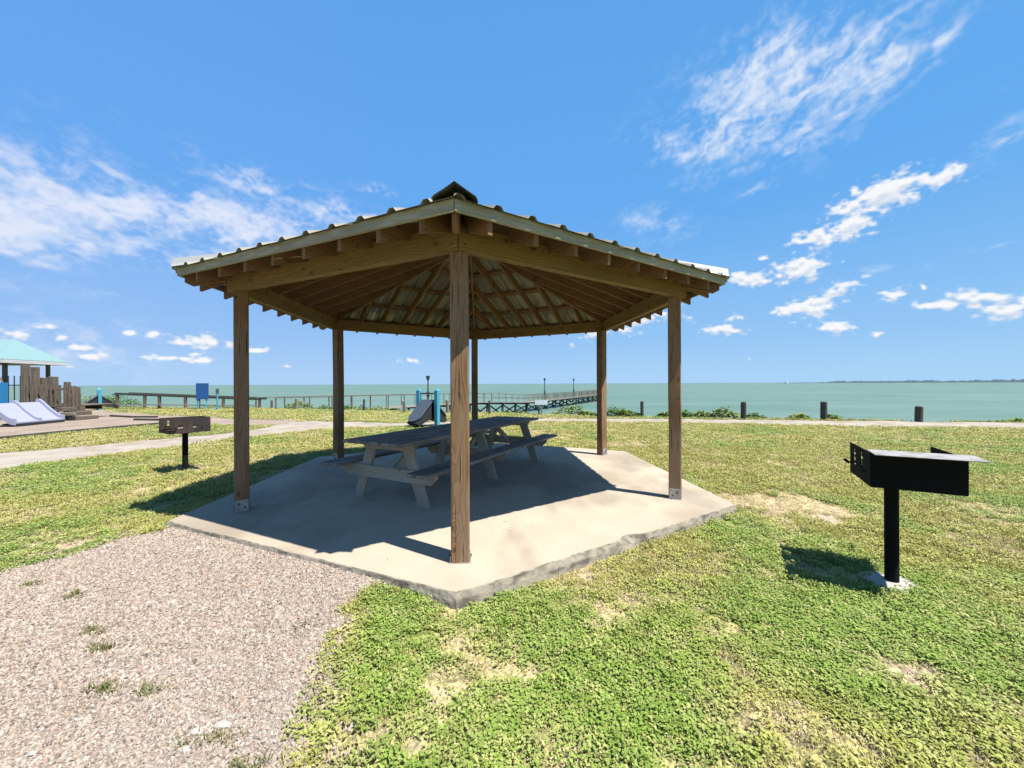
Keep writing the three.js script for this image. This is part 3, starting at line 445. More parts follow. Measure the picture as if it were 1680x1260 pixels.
function grill(label, x, z, turn, boxY, boxOff, mat, plate, footR) {
  const t = thing('barbecue_grill', label, 'grill', [x, gh(x, z), z], turn, 'pedestal barbecue grills');
  const W = 0.48, D = 0.56, Hh = 0.245, [ox, oz] = boxOff, th = 0.005;
  const at = (m, p) => { m.position.set(...p); return m; };
  const post = cyl(0.041, 0.041, boxY + 0.02, 20, -0.02); mesh('post', post, M.grill, t);
  const fg = new THREE.SphereGeometry(footR, 20, 10, 0, 6.29, 0, Math.PI / 2); const pos = fg.attributes.position; for (let i = 0; i < pos.count; i++) { const X = pos.getX(i), Z = pos.getZ(i), f = 0.75 + 0.5 * vn(X * 9 + 5, Z * 9 + 2, 0, 0, 171); pos.setXYZ(i, X * f, pos.getY(i) * 0.2 * f, Z * f); } fg.computeVertexNormals();
  mesh('footing', fg, M.footing, t);
  const fl = at(mesh('firebox_floor', new Geo('x', 1).box(W - 0.004, th, D, 0.001).build(), mat, t), [ox, boxY, oz]);
  const col = cyl(0.06, 0.06, 0.03, 20, -0.032); at(mesh('swivel_collar', col, M.grill, t), [0, boxY, 0]);
  at(mesh('back_wall', new Geo('x', 2).box(W - 0.002, Hh, th, 0.001).build(), mat, t), [ox, boxY + Hh / 2, oz + D / 2]);
  for (const s of [-1, 1]) at(mesh('side_wall', slotWall(D, Hh, th), mat, t), [ox + s * W / 2, boxY, oz]);
  at(mesh('front_lip', new Geo('x', 3).box(W - 0.004, 0.06, th, 0.001).build(), mat, t), [ox, boxY + 0.03, oz - D / 2]);
  const bars = []; for (let k = 0; k < 15; k++) { const b = new THREE.CylinderGeometry(0.004, 0.004, D * 0.72, 6); b.rotateX(Math.PI / 2); b.translate(ox - W / 2 + 0.03 + k * 0.03, boxY + 0.1, oz - 0.03); bars.push(b); }
  for (const zz of [-0.2, 0.15]) { const b = new THREE.CylinderGeometry(0.006, 0.006, W + 0.05, 8); b.rotateZ(Math.PI / 2); b.translate(ox, boxY + 0.09, oz + zz); bars.push(b); }
  mesh('cooking_grate', mergeGeometries(bars), M.grill, t);
  for (const s of [-1, 1]) { const pts = []; for (let k = 0; k <= 40; k++) { const a = k / 40 * 16 * Math.PI; pts.push(new THREE.Vector3(ox + s * (W / 2 + 0.03) + Math.cos(a) * 0.009, boxY + 0.09 + Math.sin(a) * 0.009, oz - 0.2 - 0.11 + k / 40 * 0.11)); } mesh('coil_handle', new THREE.TubeGeometry(new THREE.CatmullRomCurve3(pts), 160, 0.003, 5), M.grill, t); }
  if (plate) { const g = new Geo('x', 4).box(W + 0.06, 0.005, 0.19, 0.001).build(); const m = at(mesh('shelf_plate', g, M.grillPlate, t), [ox + 0.025, boxY + Hh + 0.006, oz + D / 2 + 0.025]); m.rotation.x = 0.05; }
  else { const g = new THREE.SphereGeometry(0.2, 18, 8, 0, 6.29, 0, Math.PI / 2); g.scale(0.95, 0.5, 1.1); g.translate(ox, boxY + 0.003, oz); mesh('ash_heap', g, M.ash, t); }
  return t;
}
grill('black steel barbecue grill with a pale shelf plate along its back wall', 2.80, -2.86, -30 * Math.PI / 180, 0.755, [0.08, -0.08], M.grill, true, 0.18);
grill('rusty brown barbecue grill with open front, standing near the footpath', -5.645, -6.68, 148 * Math.PI / 180, 0.70, [0, 0.0], M.grillRust, false, 0.1);

// ---------------------------------------------------------------- fitness boards, sign, posts
function fitnessBoard(label, x, z, turn) {
  const t = thing('incline_exercise_station', label, 'exercise station', [x, gh(x, z), z], turn, 'blue exercise stations');
  for (const s of [-1, 1]) { const p = mesh('post', new Geo('y', bs++).box(0.15, 1.30, 0.15, 0.01, [0, 0.63, 0]).build(), M.blueLight, t); p.position.set(s * 0.42, 0, 0); const c = mesh('post_cap', new Geo('y', bs++).hull8([[-0.075, 0, -0.075], [0.075, 0, -0.075], [0.075, 0, 0.075], [-0.075, 0, 0.075]], [[-0.03, 0.05, -0.03], [0.03, 0.05, -0.03], [0.03, 0.05, 0.03], [-0.03, 0.05, 0.03]]).build(), M.blueLight, p); c.position.y = 1.281; }
  mesh('crossbar', between((l) => { const g = new THREE.CylinderGeometry(0.022, 0.022, l, 10); g.rotateZ(Math.PI / 2); return g; }, [-0.35, 1.18, 0], [0.35, 1.18, 0]), M.boardDark, t);
  for (const s of [-1, 1]) {
    // rounded board sloping down and away from the posts
    const sh = new THREE.Shape(); const w = 0.27, l = 1.05; sh.moveTo(-w, 0); sh.lineTo(w, 0); sh.lineTo(w, l - w); sh.absarc(0, l - w, w, 0, Math.PI, false); sh.lineTo(-w, 0);
    const g = new THREE.ExtrudeGeometry(sh, { depth: 0.035, bevelEnabled: true, bevelSize: 0.006, bevelThickness: 0.006, bevelSegments: 1, curveSegments: 14 });
    const b = mesh('incline_board', g, M.boardGrey, t); b.rotation.order = 'YXZ'; b.rotation.set(Math.PI / 2 + 0.72, s > 0 ? 0 : Math.PI, 0); b.position.set(0, 0.95, s * 0.03);
    const k = new Geo('z', bs++).poly([[0.06, 0.84], [0.80, 0.19], [0.66, 0.10], [0.06, 0.30]], 0.46, (zz, y, q) => [q, y, s * zz]); mesh('support_panel', k.build(), M.boardDark, t);
  }
}
fitnessBoard('blue-posted exercise station with sloping grey boards just beyond the picnic table', -2.98, -13.7, -0.52);
fitnessBoard('pale-blue-posted exercise station with dark sloping boards by the playground sand', -25.6, -24.0, -0.68);
{
  const t = thing('notice_board', 'blue rectangular notice board on pale blue legs beside the bluff rail', 'sign', [-19.19, gh(-19.19, -23.98), -23.98], 0.66);
  mesh('panel', new Geo('x', 1).box(0.62, 1.0, 0.05, 0.008, [0, 1.15, 0]).build(), M.blueSign, t);
  for (const s of [-1, 1]) mesh('leg', new Geo('y', 2).box(0.08, 1.2, 0.06, 0.006, [s * 0.2, 0.58, -0.06]).build(), M.blueLight, t);
  const u = thing('exercise_meter', 'slim pale blue exercise post with a small dark panel near the notice board', 'exercise post', [-18.2, gh(-18.2, -23.9), -23.9], 0.6);
  mesh('post', cyl(0.045, 0.045, 1.0, 12), M.blueLight, u); mesh('panel', new Geo('y', 3).box(0.16, 0.34, 0.05, 0.006, [0, 1.13, 0]).build(), M.boardGrey, u);
  for (let k = 0; k < 3; k++) { const a = k * 2.1 + 0.4; mesh('foot', between((l) => board(l, 0.05, 0.06), [0, 0.12, 0], [Math.sin(a) * 0.34, 0.02, Math.cos(a) * 0.34]), M.blueLight, u); }
}
function bollard(label, x, z, r, h, mat, lean, group) {
  const t = thing('wooden_bollard', label, 'bollard', [x, gh(x, z), z], hsh(Math.round(x * 10), 3, 5) * 6, group);
  const g = cyl(r, r * 0.96, h, 14, -0.1), p = g.attributes.position; for (let i = 0; i < p.count; i++) { const a = Math.atan2(p.getZ(i), p.getX(i)), y = p.getY(i); const f = 1 + 0.06 * Math.sin(a * 3 + x) + 0.03 * Math.sin(y * 9 + a); p.setX(i, p.getX(i) * f); p.setZ(i, p.getZ(i) * f); } g.computeVertexNormals();
  mesh('shaft', g, mat, t); t.rotation.z = lean;
  const c = cyl(r * 0.92, r * 0.6, 0.03, 14, h - 0.1); mesh('worn_top', c, mat, t);
}
const GB = 'dark round posts along the footpath on the bluff';
for (const [x, z, r, h] of [[5.81, -17.33, 0.075, 0.80], [9.54, -15.95, 0.105, 0.80], [12.52, -15.54, 0.115, 0.83], [15.39, -14.65, 0.12, 0.70]]) bollard('dark weathered round post beside the footpath above the water', x, z, r, h, M.pile, (hsh(Math.round(x * 9), 1, 2) - 0.5) * 0.05, GB);
bollard('grey round post at the lawn edge by the pier railing', -15.03, -24.2, 0.07, 0.62, M.oldWood, 0.02);
bollard('pale squat post standing in front of the pier railing greenery', -13.07, -23.5, 0.1, 0.76, M.paleWood, 0);
bollard('dark thin post at the lawn edge between pier and pavilion post', -8.43, -22.0, 0.06, 0.76, M.pile, -0.03);
bollard('brown leaning post next to the trestle legs of the pier', -5.75, -20.62, 0.08, 0.68, M.oldWood, -0.06);
bollard('pale leaning post on the lawn edge behind the blue exercise station', -3.32, -20.04, 0.085, 0.78, M.paleWood, 0.1);
bollard('dark straight post in the weeds before the first braced pier trestle', -1.12, -19.11, 0.055, 0.74, M.pile, 0);
{
  const t = thing('small_sign', 'small white sign board on a low post in front of the pier', 'sign', [1.4, gh(1.4, -18.5), -18.5], -0.1);
  mesh('post', new Geo('y', 1).box(0.08, 0.5, 0.06, 0.005, [0, 0.2, 0]).build(), M.white, t);
  mesh('stake', new Geo('y', 4).box(0.07, 0.34, 0.06, 0.005, [-0.12, 0.12, 0]).build(), M.pile, t);
  const p = mesh('panel', new Geo('x', 2).box(0.6, 0.3, 0.03, 0.004).build(), M.signGrey, t); p.position.set(0, 0.6, 0.02); p.rotation.x = -0.7;
}

// ---------------------------------------------------------------- rail along the bluff (left) and the pier
{
  const t = thing('ramp_railing', 'dark wooden handrail on grey posts sloping down towards the pier', 'railing', [0, 0, 0]);
  const top = (f) => lerp(1.0, 0.62, f), A = [-24.9, -24.4], B = [-16.2, -24.6];
  for (const [row, off, fs] of [['front', 0, [0, 0.30, 0.58, 0.86]], ['rear', -0.9, [0.1, 0.4, 0.68, 0.95]]]) {
    for (const f of fs) { const x = lerp(A[0], B[0], f), z = lerp(A[1], B[1], f) + off, y = gh(x, z); mesh('post', new Geo('y', bs++).box(0.13, top(f) - y + 0.1, 0.13, 0.008, [x, (top(f) + y) / 2 - 0.09, z]).build(), M.oldWood, t); }
    mesh('top_rail', between((l) => board(l, 0.14, 0.16, 0.006), [A[0] - 0.1, top(0), A[1] + off], [B[0], top(1), B[1] + off]), M.pile, t);
  }
  mesh('low_rail', between((l) => board(l, 0.06, 0.05, 0.004), [A[0], 0.34, A[1] + 0.09], [B[0], 0.2, B[1] + 0.09]), M.paleWood, t);
}
{
  const K = (k) => [3.3 - 18.4 * k, 60 - 35 * k];   // along the pier, k = 1 at the shore
  const deckY = (k) => k > 0.5 ? lerp(-0.55, -0.35, (k - 0.5) / 0.5) : k > 0 ? lerp(-1.2, -0.55, sst(0, 1, k / 0.5)) : lerp(-1.2, -1.1, Math.min(1, -k));
  const t = thing('fishing_pier', 'long grey wooden fishing pier on cross-braced piles reaching out over the bay', 'pier', [0, 0, 0]);
  const ux = -18.4 / 39.54, uz = -35 / 39.54, px = uz * -1, pz = ux;   // px,pz: across the pier
  const P = (k, s, y) => { const [x, z] = K(k); return [x + px * s, y, -(z + pz * s)]; };
  const kA = 1.02, kB = -1.06, step = 3.7 / 39.54;
  const dk = []; for (let k = kA; k > kB + 0.001; k -= 0.1) { const k2 = Math.max(kB, k - 0.1); const b = [P(k, -1.1, deckY(k) - 0.06), P(k, 1.1, deckY(k) - 0.06), P(k2, 1.1, deckY(k2) - 0.06), P(k2, -1.1, deckY(k2) - 0.06)]; dk.push(new Geo('x', 1).hull8(b, b.map(([x, y, z]) => [x, y + 0.03, z])).build()); }
  mesh('deck', mergeGeometries(dk), M.paleWood, t);
  const bar = (a, b, w, h) => between((l) => board(l, h, w, 0), a, b);
  let n = 0;
  for (let k = 0.95; k > kB; k -= step, n++) {
    const y = deckY(k) - 0.09, f = SEA - 0.4;
    const g = [bar(P(k, -1.35, y - 0.1), P(k, 1.35, y - 0.1), 0.22, 0.2)];
    for (const s of [-1, 1]) { const c = cyl(0.14, 0.12, y - 0.15 - f, 8); const q = P(k, s, 0); c.translate(q[0], f, q[2]); g.push(c.toNonIndexed ? fixUV(c) : c); }
    mesh('trestle', mergeGeometries(g), M.pile, t);
    if (k < 0.5) mesh('cross_brace', mergeGeometries([bar(P(k, -1, y - 0.3), P(k, 1, SEA + 0.15), 0.07, 0.16), bar(P(k - 0.004, -1, SEA + 0.15), P(k - 0.004, 1, y - 0.3), 0.07, 0.16)]), M.pile, t);
  }
  // railings: a post every 1.9 m, pickets on the outer stretch
  let pk = [];
  for (const s of [-1.05, 1.05]) {
    let prev = null; const sag = (k) => 0.07 * Math.sin(k * 21 + s) * sst(0.75, 0.45, k) * sst(-0.1, 0.1, k);
    const rails = [];
    for (let k = kA; k > kB; k -= step / 2) { const y = deckY(k) + sag(k), a = P(k, s, y), b = P(k, s, y + 1.05); mesh('railing_post', bar(a, b, 0.06, 0.06), k > 0.3 ? M.oldWood : M.paleWood, t); if (prev) { rails.push(bar(prev, b, 0.09, 0.04)); if (k < 0.35) rails.push(bar([prev[0], prev[1] - 0.5, prev[2]], [b[0], b[1] - 0.5, b[2]], 0.04, 0.05)); } prev = b; }
    mesh('handrail', mergeGeometries(rails), M.oldWood, t);
    for (let k = 0.02; k > kB; k -= 0.4 / 39.54) pk.push(bar(P(k, s, deckY(k)), P(k, s, deckY(k) + 1.0), 0.05, 0.05));
  }
  const pm = mesh('railing_pickets', mergeGeometries(pk), M.paleWood, t); pm.userData.kind = 'stuff';
  // lamp posts on the pier
  for (const [k, h] of [[0.655, 2.5], [-0.06, 3.3], [-0.42, 3.3], [-0.85, 3.3]]) {
    const q = P(k, 0.9, deckY(k)); const l = thing('pier_lamp_post', 'slender dark lamp post standing along the wooden pier', 'lamp post', q, 0, 'lamp posts along the pier');
    mesh('pole', cyl(0.075, 0.06, h, 8), M.lamp, l); mesh('lamp_head', new Geo('y', 1).hull8([[-0.1, h - 0.1, -0.1], [0.1, h - 0.1, -0.1], [0.1, h - 0.1, 0.1], [-0.1, h - 0.1, 0.1]], [[-0.17, h + 0.3, -0.17], [0.17, h + 0.3, -0.17], [0.17, h + 0.3, 0.17], [-0.17, h + 0.3, 0.17]]).build(), M.lamp, l); mesh('control_box', new Geo('y', 2).box(0.26, 0.5, 0.22, 0.01, [0, h * 0.42, 0]).build(), M.lamp, l);
  }
}
function fixUV(g) { return g.toNonIndexed(); }

// ---------------------------------------------------------------- playground at the left
{
  const g0 = (x, z) => gh(x, z);
  const t = thing('play_fort', 'weathered wooden play fort of tall posts and picket rails on the playground sand', 'play structure', [0, 0, 0]);
  const post = (x, z, h, w) => { mesh('tall_post', new Geo('y', bs++).box(w, h + 0.1, w, 0.012, [x, h / 2 - 0.05, z]).build(), M.oldWood, t); };
  for (const [x, z, h, w] of [[-21.25, -16.9, 2.42, 0.2], [-20.88, -16.95, 2.34, 0.2], [-20.84, -17.2, 1.88, 0.2], [-20.26, -17.1, 1.92, 0.22], [-22.9, -18.6, 2.3, 0.18], [-21.6, -18.8, 1.7, 0.18], [-19.6, -17.2, 1.5, 0.16]]) post(x, z, h, w);
  // platform planks, beams beneath and steps
  for (let k = 0; k < 12; k++) mesh('deck_plank', new Geo('z', bs++).box(0.19, 0.05, 2.1, 0.006, [-21.85 + k * 0.2, 0.62, -17.95]).build(), M.oldWood, t);
  for (const z of [-16.98, -18.9]) mesh('deck_beam', new Geo('x', bs++).box(2.4, 0.2, 0.08, 0.006, [-20.75 - (z < -18 ? 0.5 : 0), 0.48, z]).build(), M.pile, t);
  const pick = (x0, z0, x1, z1, n, y0, y1, mat, w = 0.075) => { for (let k = 0; k < n; k++) { const f = n > 1 ? k / (n - 1) : 0, j = hsh(k, n, 7) * 0.1; mesh('picket', new Geo('y', bs++).box(w, y1 - y0 + j, 0.04, 0.004, [lerp(x0, x1, f), (y0 + y1 + j) / 2, lerp(z0, z1, f)]).build(), mat, t); } };
  pick(-21.05, -16.8, -19.45, -17.0, 10, 0.55, 1.5, M.oldWood);
  pick(-19.5, -17.1, -20.9, -18.7, 8, 0.5, 1.42, M.oldWood);
  pick(-19.36, -17.05, -19.1, -17.1, 3, 0.35, 1.1, M.oldWood, 0.09);
  for (const y of [0.7, 1.36]) mesh('rail', between((l) => board(l, 0.09, 0.04), [-21.2, y, -16.85], [-19.4, y, -17.05]), M.oldWood, t);
  for (let k = 0; k < 3; k++) mesh('step', new Geo('x', bs++).box(0.34, 0.17, 0.9, 0.01, [-19.35 + k * 0.3, 0.5 - k * 0.2, -16.95]).build(), M.oldWood, t);
  mesh('step_side', new Geo('x', bs++).box(0.75, 0.12, 0.08, 0.01, [-18.95, 0.3, -16.47]).build(), M.paleWood, t);
  // blue slats behind the slide and a thin rail with pickets
  for (let k = 0; k < 8; k++) mesh('blue_slat', new Geo('y', bs++).box(0.12, 0.98, 0.03, 0.004, [-23.3 + k * 0.165, 1.17, -17.0 + k * 0.008]).build(), M.slatBlue, t);
  for (let k = 0; k < 12; k++) { const x = -24.2 + k * 0.27; mesh('thin_picket', cyl(0.02, 0.02, 1.35, 8, 0.62).translate(x, 0, -17.35), M.black, t); }
  mesh('thin_rail', between((l) => { const g = new THREE.CylinderGeometry(0.022, 0.022, l, 8); g.rotateZ(Math.PI / 2); return g; }, [-24.2, 1.55, -17.35], [-21.2, 1.55, -17.35]), M.black, t);
  const ar = new THREE.TorusGeometry(0.34, 0.03, 8, 18, Math.PI); ar.translate(-22.85, 1.62, -17.1); mesh('tunnel_arch', ar, M.oldWood, t);
  const r = thing('play_shelter', 'teal hip-roofed play shelter on thin posts rising behind the wooden play fort', 'shelter', [-24.1, 0, -18.4], 0.1);
  for (const [x, z] of [[-0.95, -0.9], [0.95, -0.9], [0.95, 0.9], [-0.95, 0.9]]) mesh('post', new Geo('y', bs++).box(0.12, 2.8, 0.12, 0.008, [x, 1.38, z]).build(), M.oldWood, r);
  const b = [[-1.4, 2.72, -1.4], [1.4, 2.72, -1.4], [1.4, 2.72, 1.4], [-1.4, 2.72, 1.4]];
  mesh('roof', new Geo('x', 2).hull8(b, [[-0.35, 3.72, -0.1], [0.35, 3.72, -0.1], [0.35, 3.72, 0.1], [-0.35, 3.72, 0.1]]).build(), M.tealRoof, r);
  for (let k = 0; k < 4; k++) { const a = b[k], c = b[(k + 1) % 4]; mesh('fascia_board', between((l) => board(l, 0.16, 0.03, 0), [a[0] * 0.985, 2.63, a[2] * 0.985], [c[0] * 0.985, 2.63, c[2] * 0.985]), M.white, r); }
}
{
  // double slide, running down towards the east
  const t = thing('double_slide', 'pale lilac plastic double slide running down to the playground sand', 'slide', [-18.55, 0, -15.0], 0.12);
  const prof = [[-0.72, 0.86], [-0.62, 0.85], [-0.5, 0.76], [-0.26, 0.5], [0, 0.28], [0.12, 0.2], [0.26, 0.17]];   // x, y
  const strip = (z0, z1, lift, name, mat, th) => { const g = new Geo('x', bs++); for (let k = 0; k < prof.length - 1; k++) { const [x0, y0] = prof[k], [x1, y1] = prof[k + 1]; g.hull8([[x0, y0 - th, z0], [x1, y1 - th, z0], [x1, y1 - th, z1], [x0, y0 - th, z1]], [[x0, y0 + lift, z0], [x1, y1 + lift, z0], [x1, y1 + lift, z1], [x0, y0 + lift, z1]]); } return mesh(name, g.build(), mat, t); };
  strip(-0.82, -0.04, 0, 'slide_bed', M.slide, 0.05); strip(0.04, 0.82, 0, 'slide_bed', M.slide, 0.05);
  strip(-0.90, -0.822, 0.13, 'side_wall', M.slide, 0.1); strip(0.822, 0.90, 0.13, 'side_wall', M.slide, 0.1); strip(-0.038, 0.038, 0.1, 'divider', M.slide, 0.05);
  for (const z of [-0.6, 0.6]) mesh('support', new Geo('y', bs++).box(0.1, 0.8, 0.1, 0.006, [-0.72, 0.38, z]).build(), M.oldWood, t);
  mesh('under_slide_shade', new Geo('x', bs++).box(0.5, 0.13, 1.7, 0.01, [0.06, 0.06, 0]).build(), M.black, t);  // black block standing in for the dark shade below the slide's lower end
}
// timber edging of the playground
const edges = [[[-14.29, -10.75], [-14.12, -12.05]], [[-14.12, -12.07], [-13.7, -13.5]], [[-13.7, -13.54], [-13.45, -14.9]], [[-13.5, -14.95], [-11.9, -15.0]], [[-16.2, -16.6], [-13.5, -16.2]], [[-19.3, -18.6], [-17.6, -17.9]], [[-17.6, -17.88], [-16.4, -17.9]]];
edges.forEach(([a, b], i) => { const t = mesh('landscape_timber', between((l) => board(l, 0.1, 0.1, 0.012), [a[0], gh(...a) + 0.045, a[1]], [b[0], gh(...b) + 0.045, b[1]]), M.pile); tag(t, i < 4 ? 'dark landscape timber edging the playground sand against the grass' : 'dark landscape timber lying across the playground sand', 'timber', i < 4 ? 'timbers edging the playground sand' : 'timbers lying on the playground sand'); });

// ---------------------------------------------------------------- plants
function leafMat(o) { return new THREE.MeshPhysicalMaterial({ roughness: 0.75, specularIntensity: 0.35, side: THREE.DoubleSide, transmission: 0.3, thickness: 0, ...o }); }
function leafGeo(list) {                            // list of [base, tip, halfwidth, up-bend] leaves, two bent halves each
  const p = [], idx = []; for (const [b, t, w, bend] of list) {
    const d = [t[0] - b[0], t[1] - b[1], t[2] - b[2]], l = Math.hypot(...d) || 1, s = [-d[2] / (Math.hypot(d[0], d[2]) || 1), 0, d[0] / (Math.hypot(d[0], d[2]) || 1)], m = [b[0] + d[0] * 0.55, b[1] + d[1] * 0.55 + bend * l, b[2] + d[2] * 0.55], o = p.length / 3;
    p.push(...b, m[0] + s[0] * w, m[1] + w * 0.25, m[2] + s[2] * w, ...t, m[0] - s[0] * w, m[1] + w * 0.25, m[2] - s[2] * w, m[0], m[1], m[2]);
    idx.push(o, o + 1, o + 4, o + 4, o + 1, o + 2, o + 4, o + 2, o + 3, o, o + 4, o + 3);
  }
  const g = new THREE.BufferGeometry(); g.setAttribute('position', new THREE.Float32BufferAttribute(p, 3)); g.setIndex(idx); g.computeVertexNormals(); return g;
}
function weedClump(seed, n, rad, hgt, leaf) { const r = rng(seed), L = []; for (let k = 0; k < n; k++) { const a = r() * 6.28, q = Math.sqrt(r()) * rad, y = hgt * (0.25 + 0.75 * r()), x = Math.cos(a) * q, z = Math.sin(a) * q, b = r() * 6.28, l = leaf * (0.6 + 0.7 * r()); L.push([[x, y, z], [x + Math.cos(b) * l, y + l * (r() - 0.35) * 0.8, z + Math.sin(b) * l], l * (0.3 + 0.15 * r()), 0.1]); } return leafGeo(L); }
function bladeTuft(seed, n, rad, hgt, wid) { const r = rng(seed), L = []; for (let k = 0; k < n; k++) { const a = r() * 6.28, q = Math.sqrt(r()) * rad, x = Math.cos(a) * q, z = Math.sin(a) * q, b = r() * 6.28, h = hgt * (0.45 + 0.6 * r()), o = h * (0.3 + 0.8 * r()); L.push([[x, 0, z], [x + Math.cos(b) * o, h, z + Math.sin(b) * o], wid * (0.6 + 0.6 * r()), 0.16]); } return leafGeo(L); }
const SHRUBS = [[4.6, -17.9, 0.75, 0.55], [5.3, -17.6, 0.5, 0.35], [6.9, -17.2, 0.5, 0.3], [7.5, -17.0, 0.6, 0.32], [8.3, -16.9, 0.5, 0.38], [9.1, -16.6, 0.6, 0.5], [10.3, -16.5, 0.5, 0.28], [11.9, -16.1, 0.4, 0.3], [13.1, -15.9, 0.45, 0.4], [17.6, -14.9, 0.7, 0.3], [18.9, -14.5, 0.8, 0.4], [2.9, -18.8, 0.85, 0.75], [2.2, -19.2, 0.6, 0.4], [0.5, -19.8, 0.7, 0.35], [-0.4, -20.2, 0.6, 0.35], [-2.4, -20.8, 0.6, 0.32], [-7.9, -22.9, 0.9, 0.45], [-9.3, -23.3, 0.8, 0.45], [-10.4, -23.6, 0.8, 0.5], [-11.6, -23.9, 0.7, 0.5], [-13.5, -24.5, 0.9, 0.6], [-27.3, -26.6, 1.6, 0.9], [-28.9, -26.9, 1.4, 0.9], [-24.0, -26.9, 1.0, 0.35], [-20.5, -26.4, 1.0, 0.3], [3.6, -18.4, 0.5, 0.4]];
M.shrub = leafMat({ color: C3(0.085, 0.165, 0.028) }); M.shrubB = leafMat({ color: C3(0.155, 0.215, 0.04) }); M.stem = std({ color: C3(0.072, 0.054, 0.03), roughness: 1 });
SHRUBS.forEach(([x, z, w, h], i) => {
  const r = rng(500 + i), L = [], n = Math.round(180 + 330 * w), y0 = gh(x, z), t = thing('bluff_shrub', w > 1.2 ? 'broad green shrub beyond the playground sand at the bluff' : 'low leafy green shrub growing along the edge of the bluff', 'shrub', [x, y0, z], 0, 'shrubs along the bluff edge');
  if (h === 0.75) t.userData.label = 'tallest leafy bush on the bluff, close to the small sign on a post';
  if (x === -13.5) t.userData.label = 'dense shrub against the pier railing beside the pale squat post';
  for (let k = 0; k < n; k++) { const a = r() * 6.28, q = Math.sqrt(r()) * w, cl = 0.55 + 0.6 * vn(a * 1.6 + i * 3, q * 4, 0, 0, 181), top = h * cl * Math.sqrt(Math.max(0.05, 1 - (q / w) ** 2)), yy = top * (0.15 + 0.85 * Math.sqrt(r())), l = 0.09 + 0.1 * r(), b = r() * 6.28, X = Math.cos(a) * q, Z = Math.sin(a) * q * 0.6; L.push([[X, yy, Z], [X + Math.cos(b) * l, yy + l * (r() - 0.3), Z + Math.sin(b) * l], l * 0.36, 0.12]); }
  mesh('foliage', leafGeo(L), i % 3 ? M.shrubB : M.shrub, t);
  const st = []; for (let k = 0; k < 6; k++) { const a = r() * 6.28; st.push(between((l) => { const g = new THREE.CylinderGeometry(0.006, 0.01, l, 5); g.rotateZ(-Math.PI / 2); return g; }, [0, -0.05, 0], [Math.cos(a) * w * 0.5, h * 0.6, Math.sin(a) * w * 0.3])); } mesh('stem', mergeGeometries(st), M.stem, t);
});
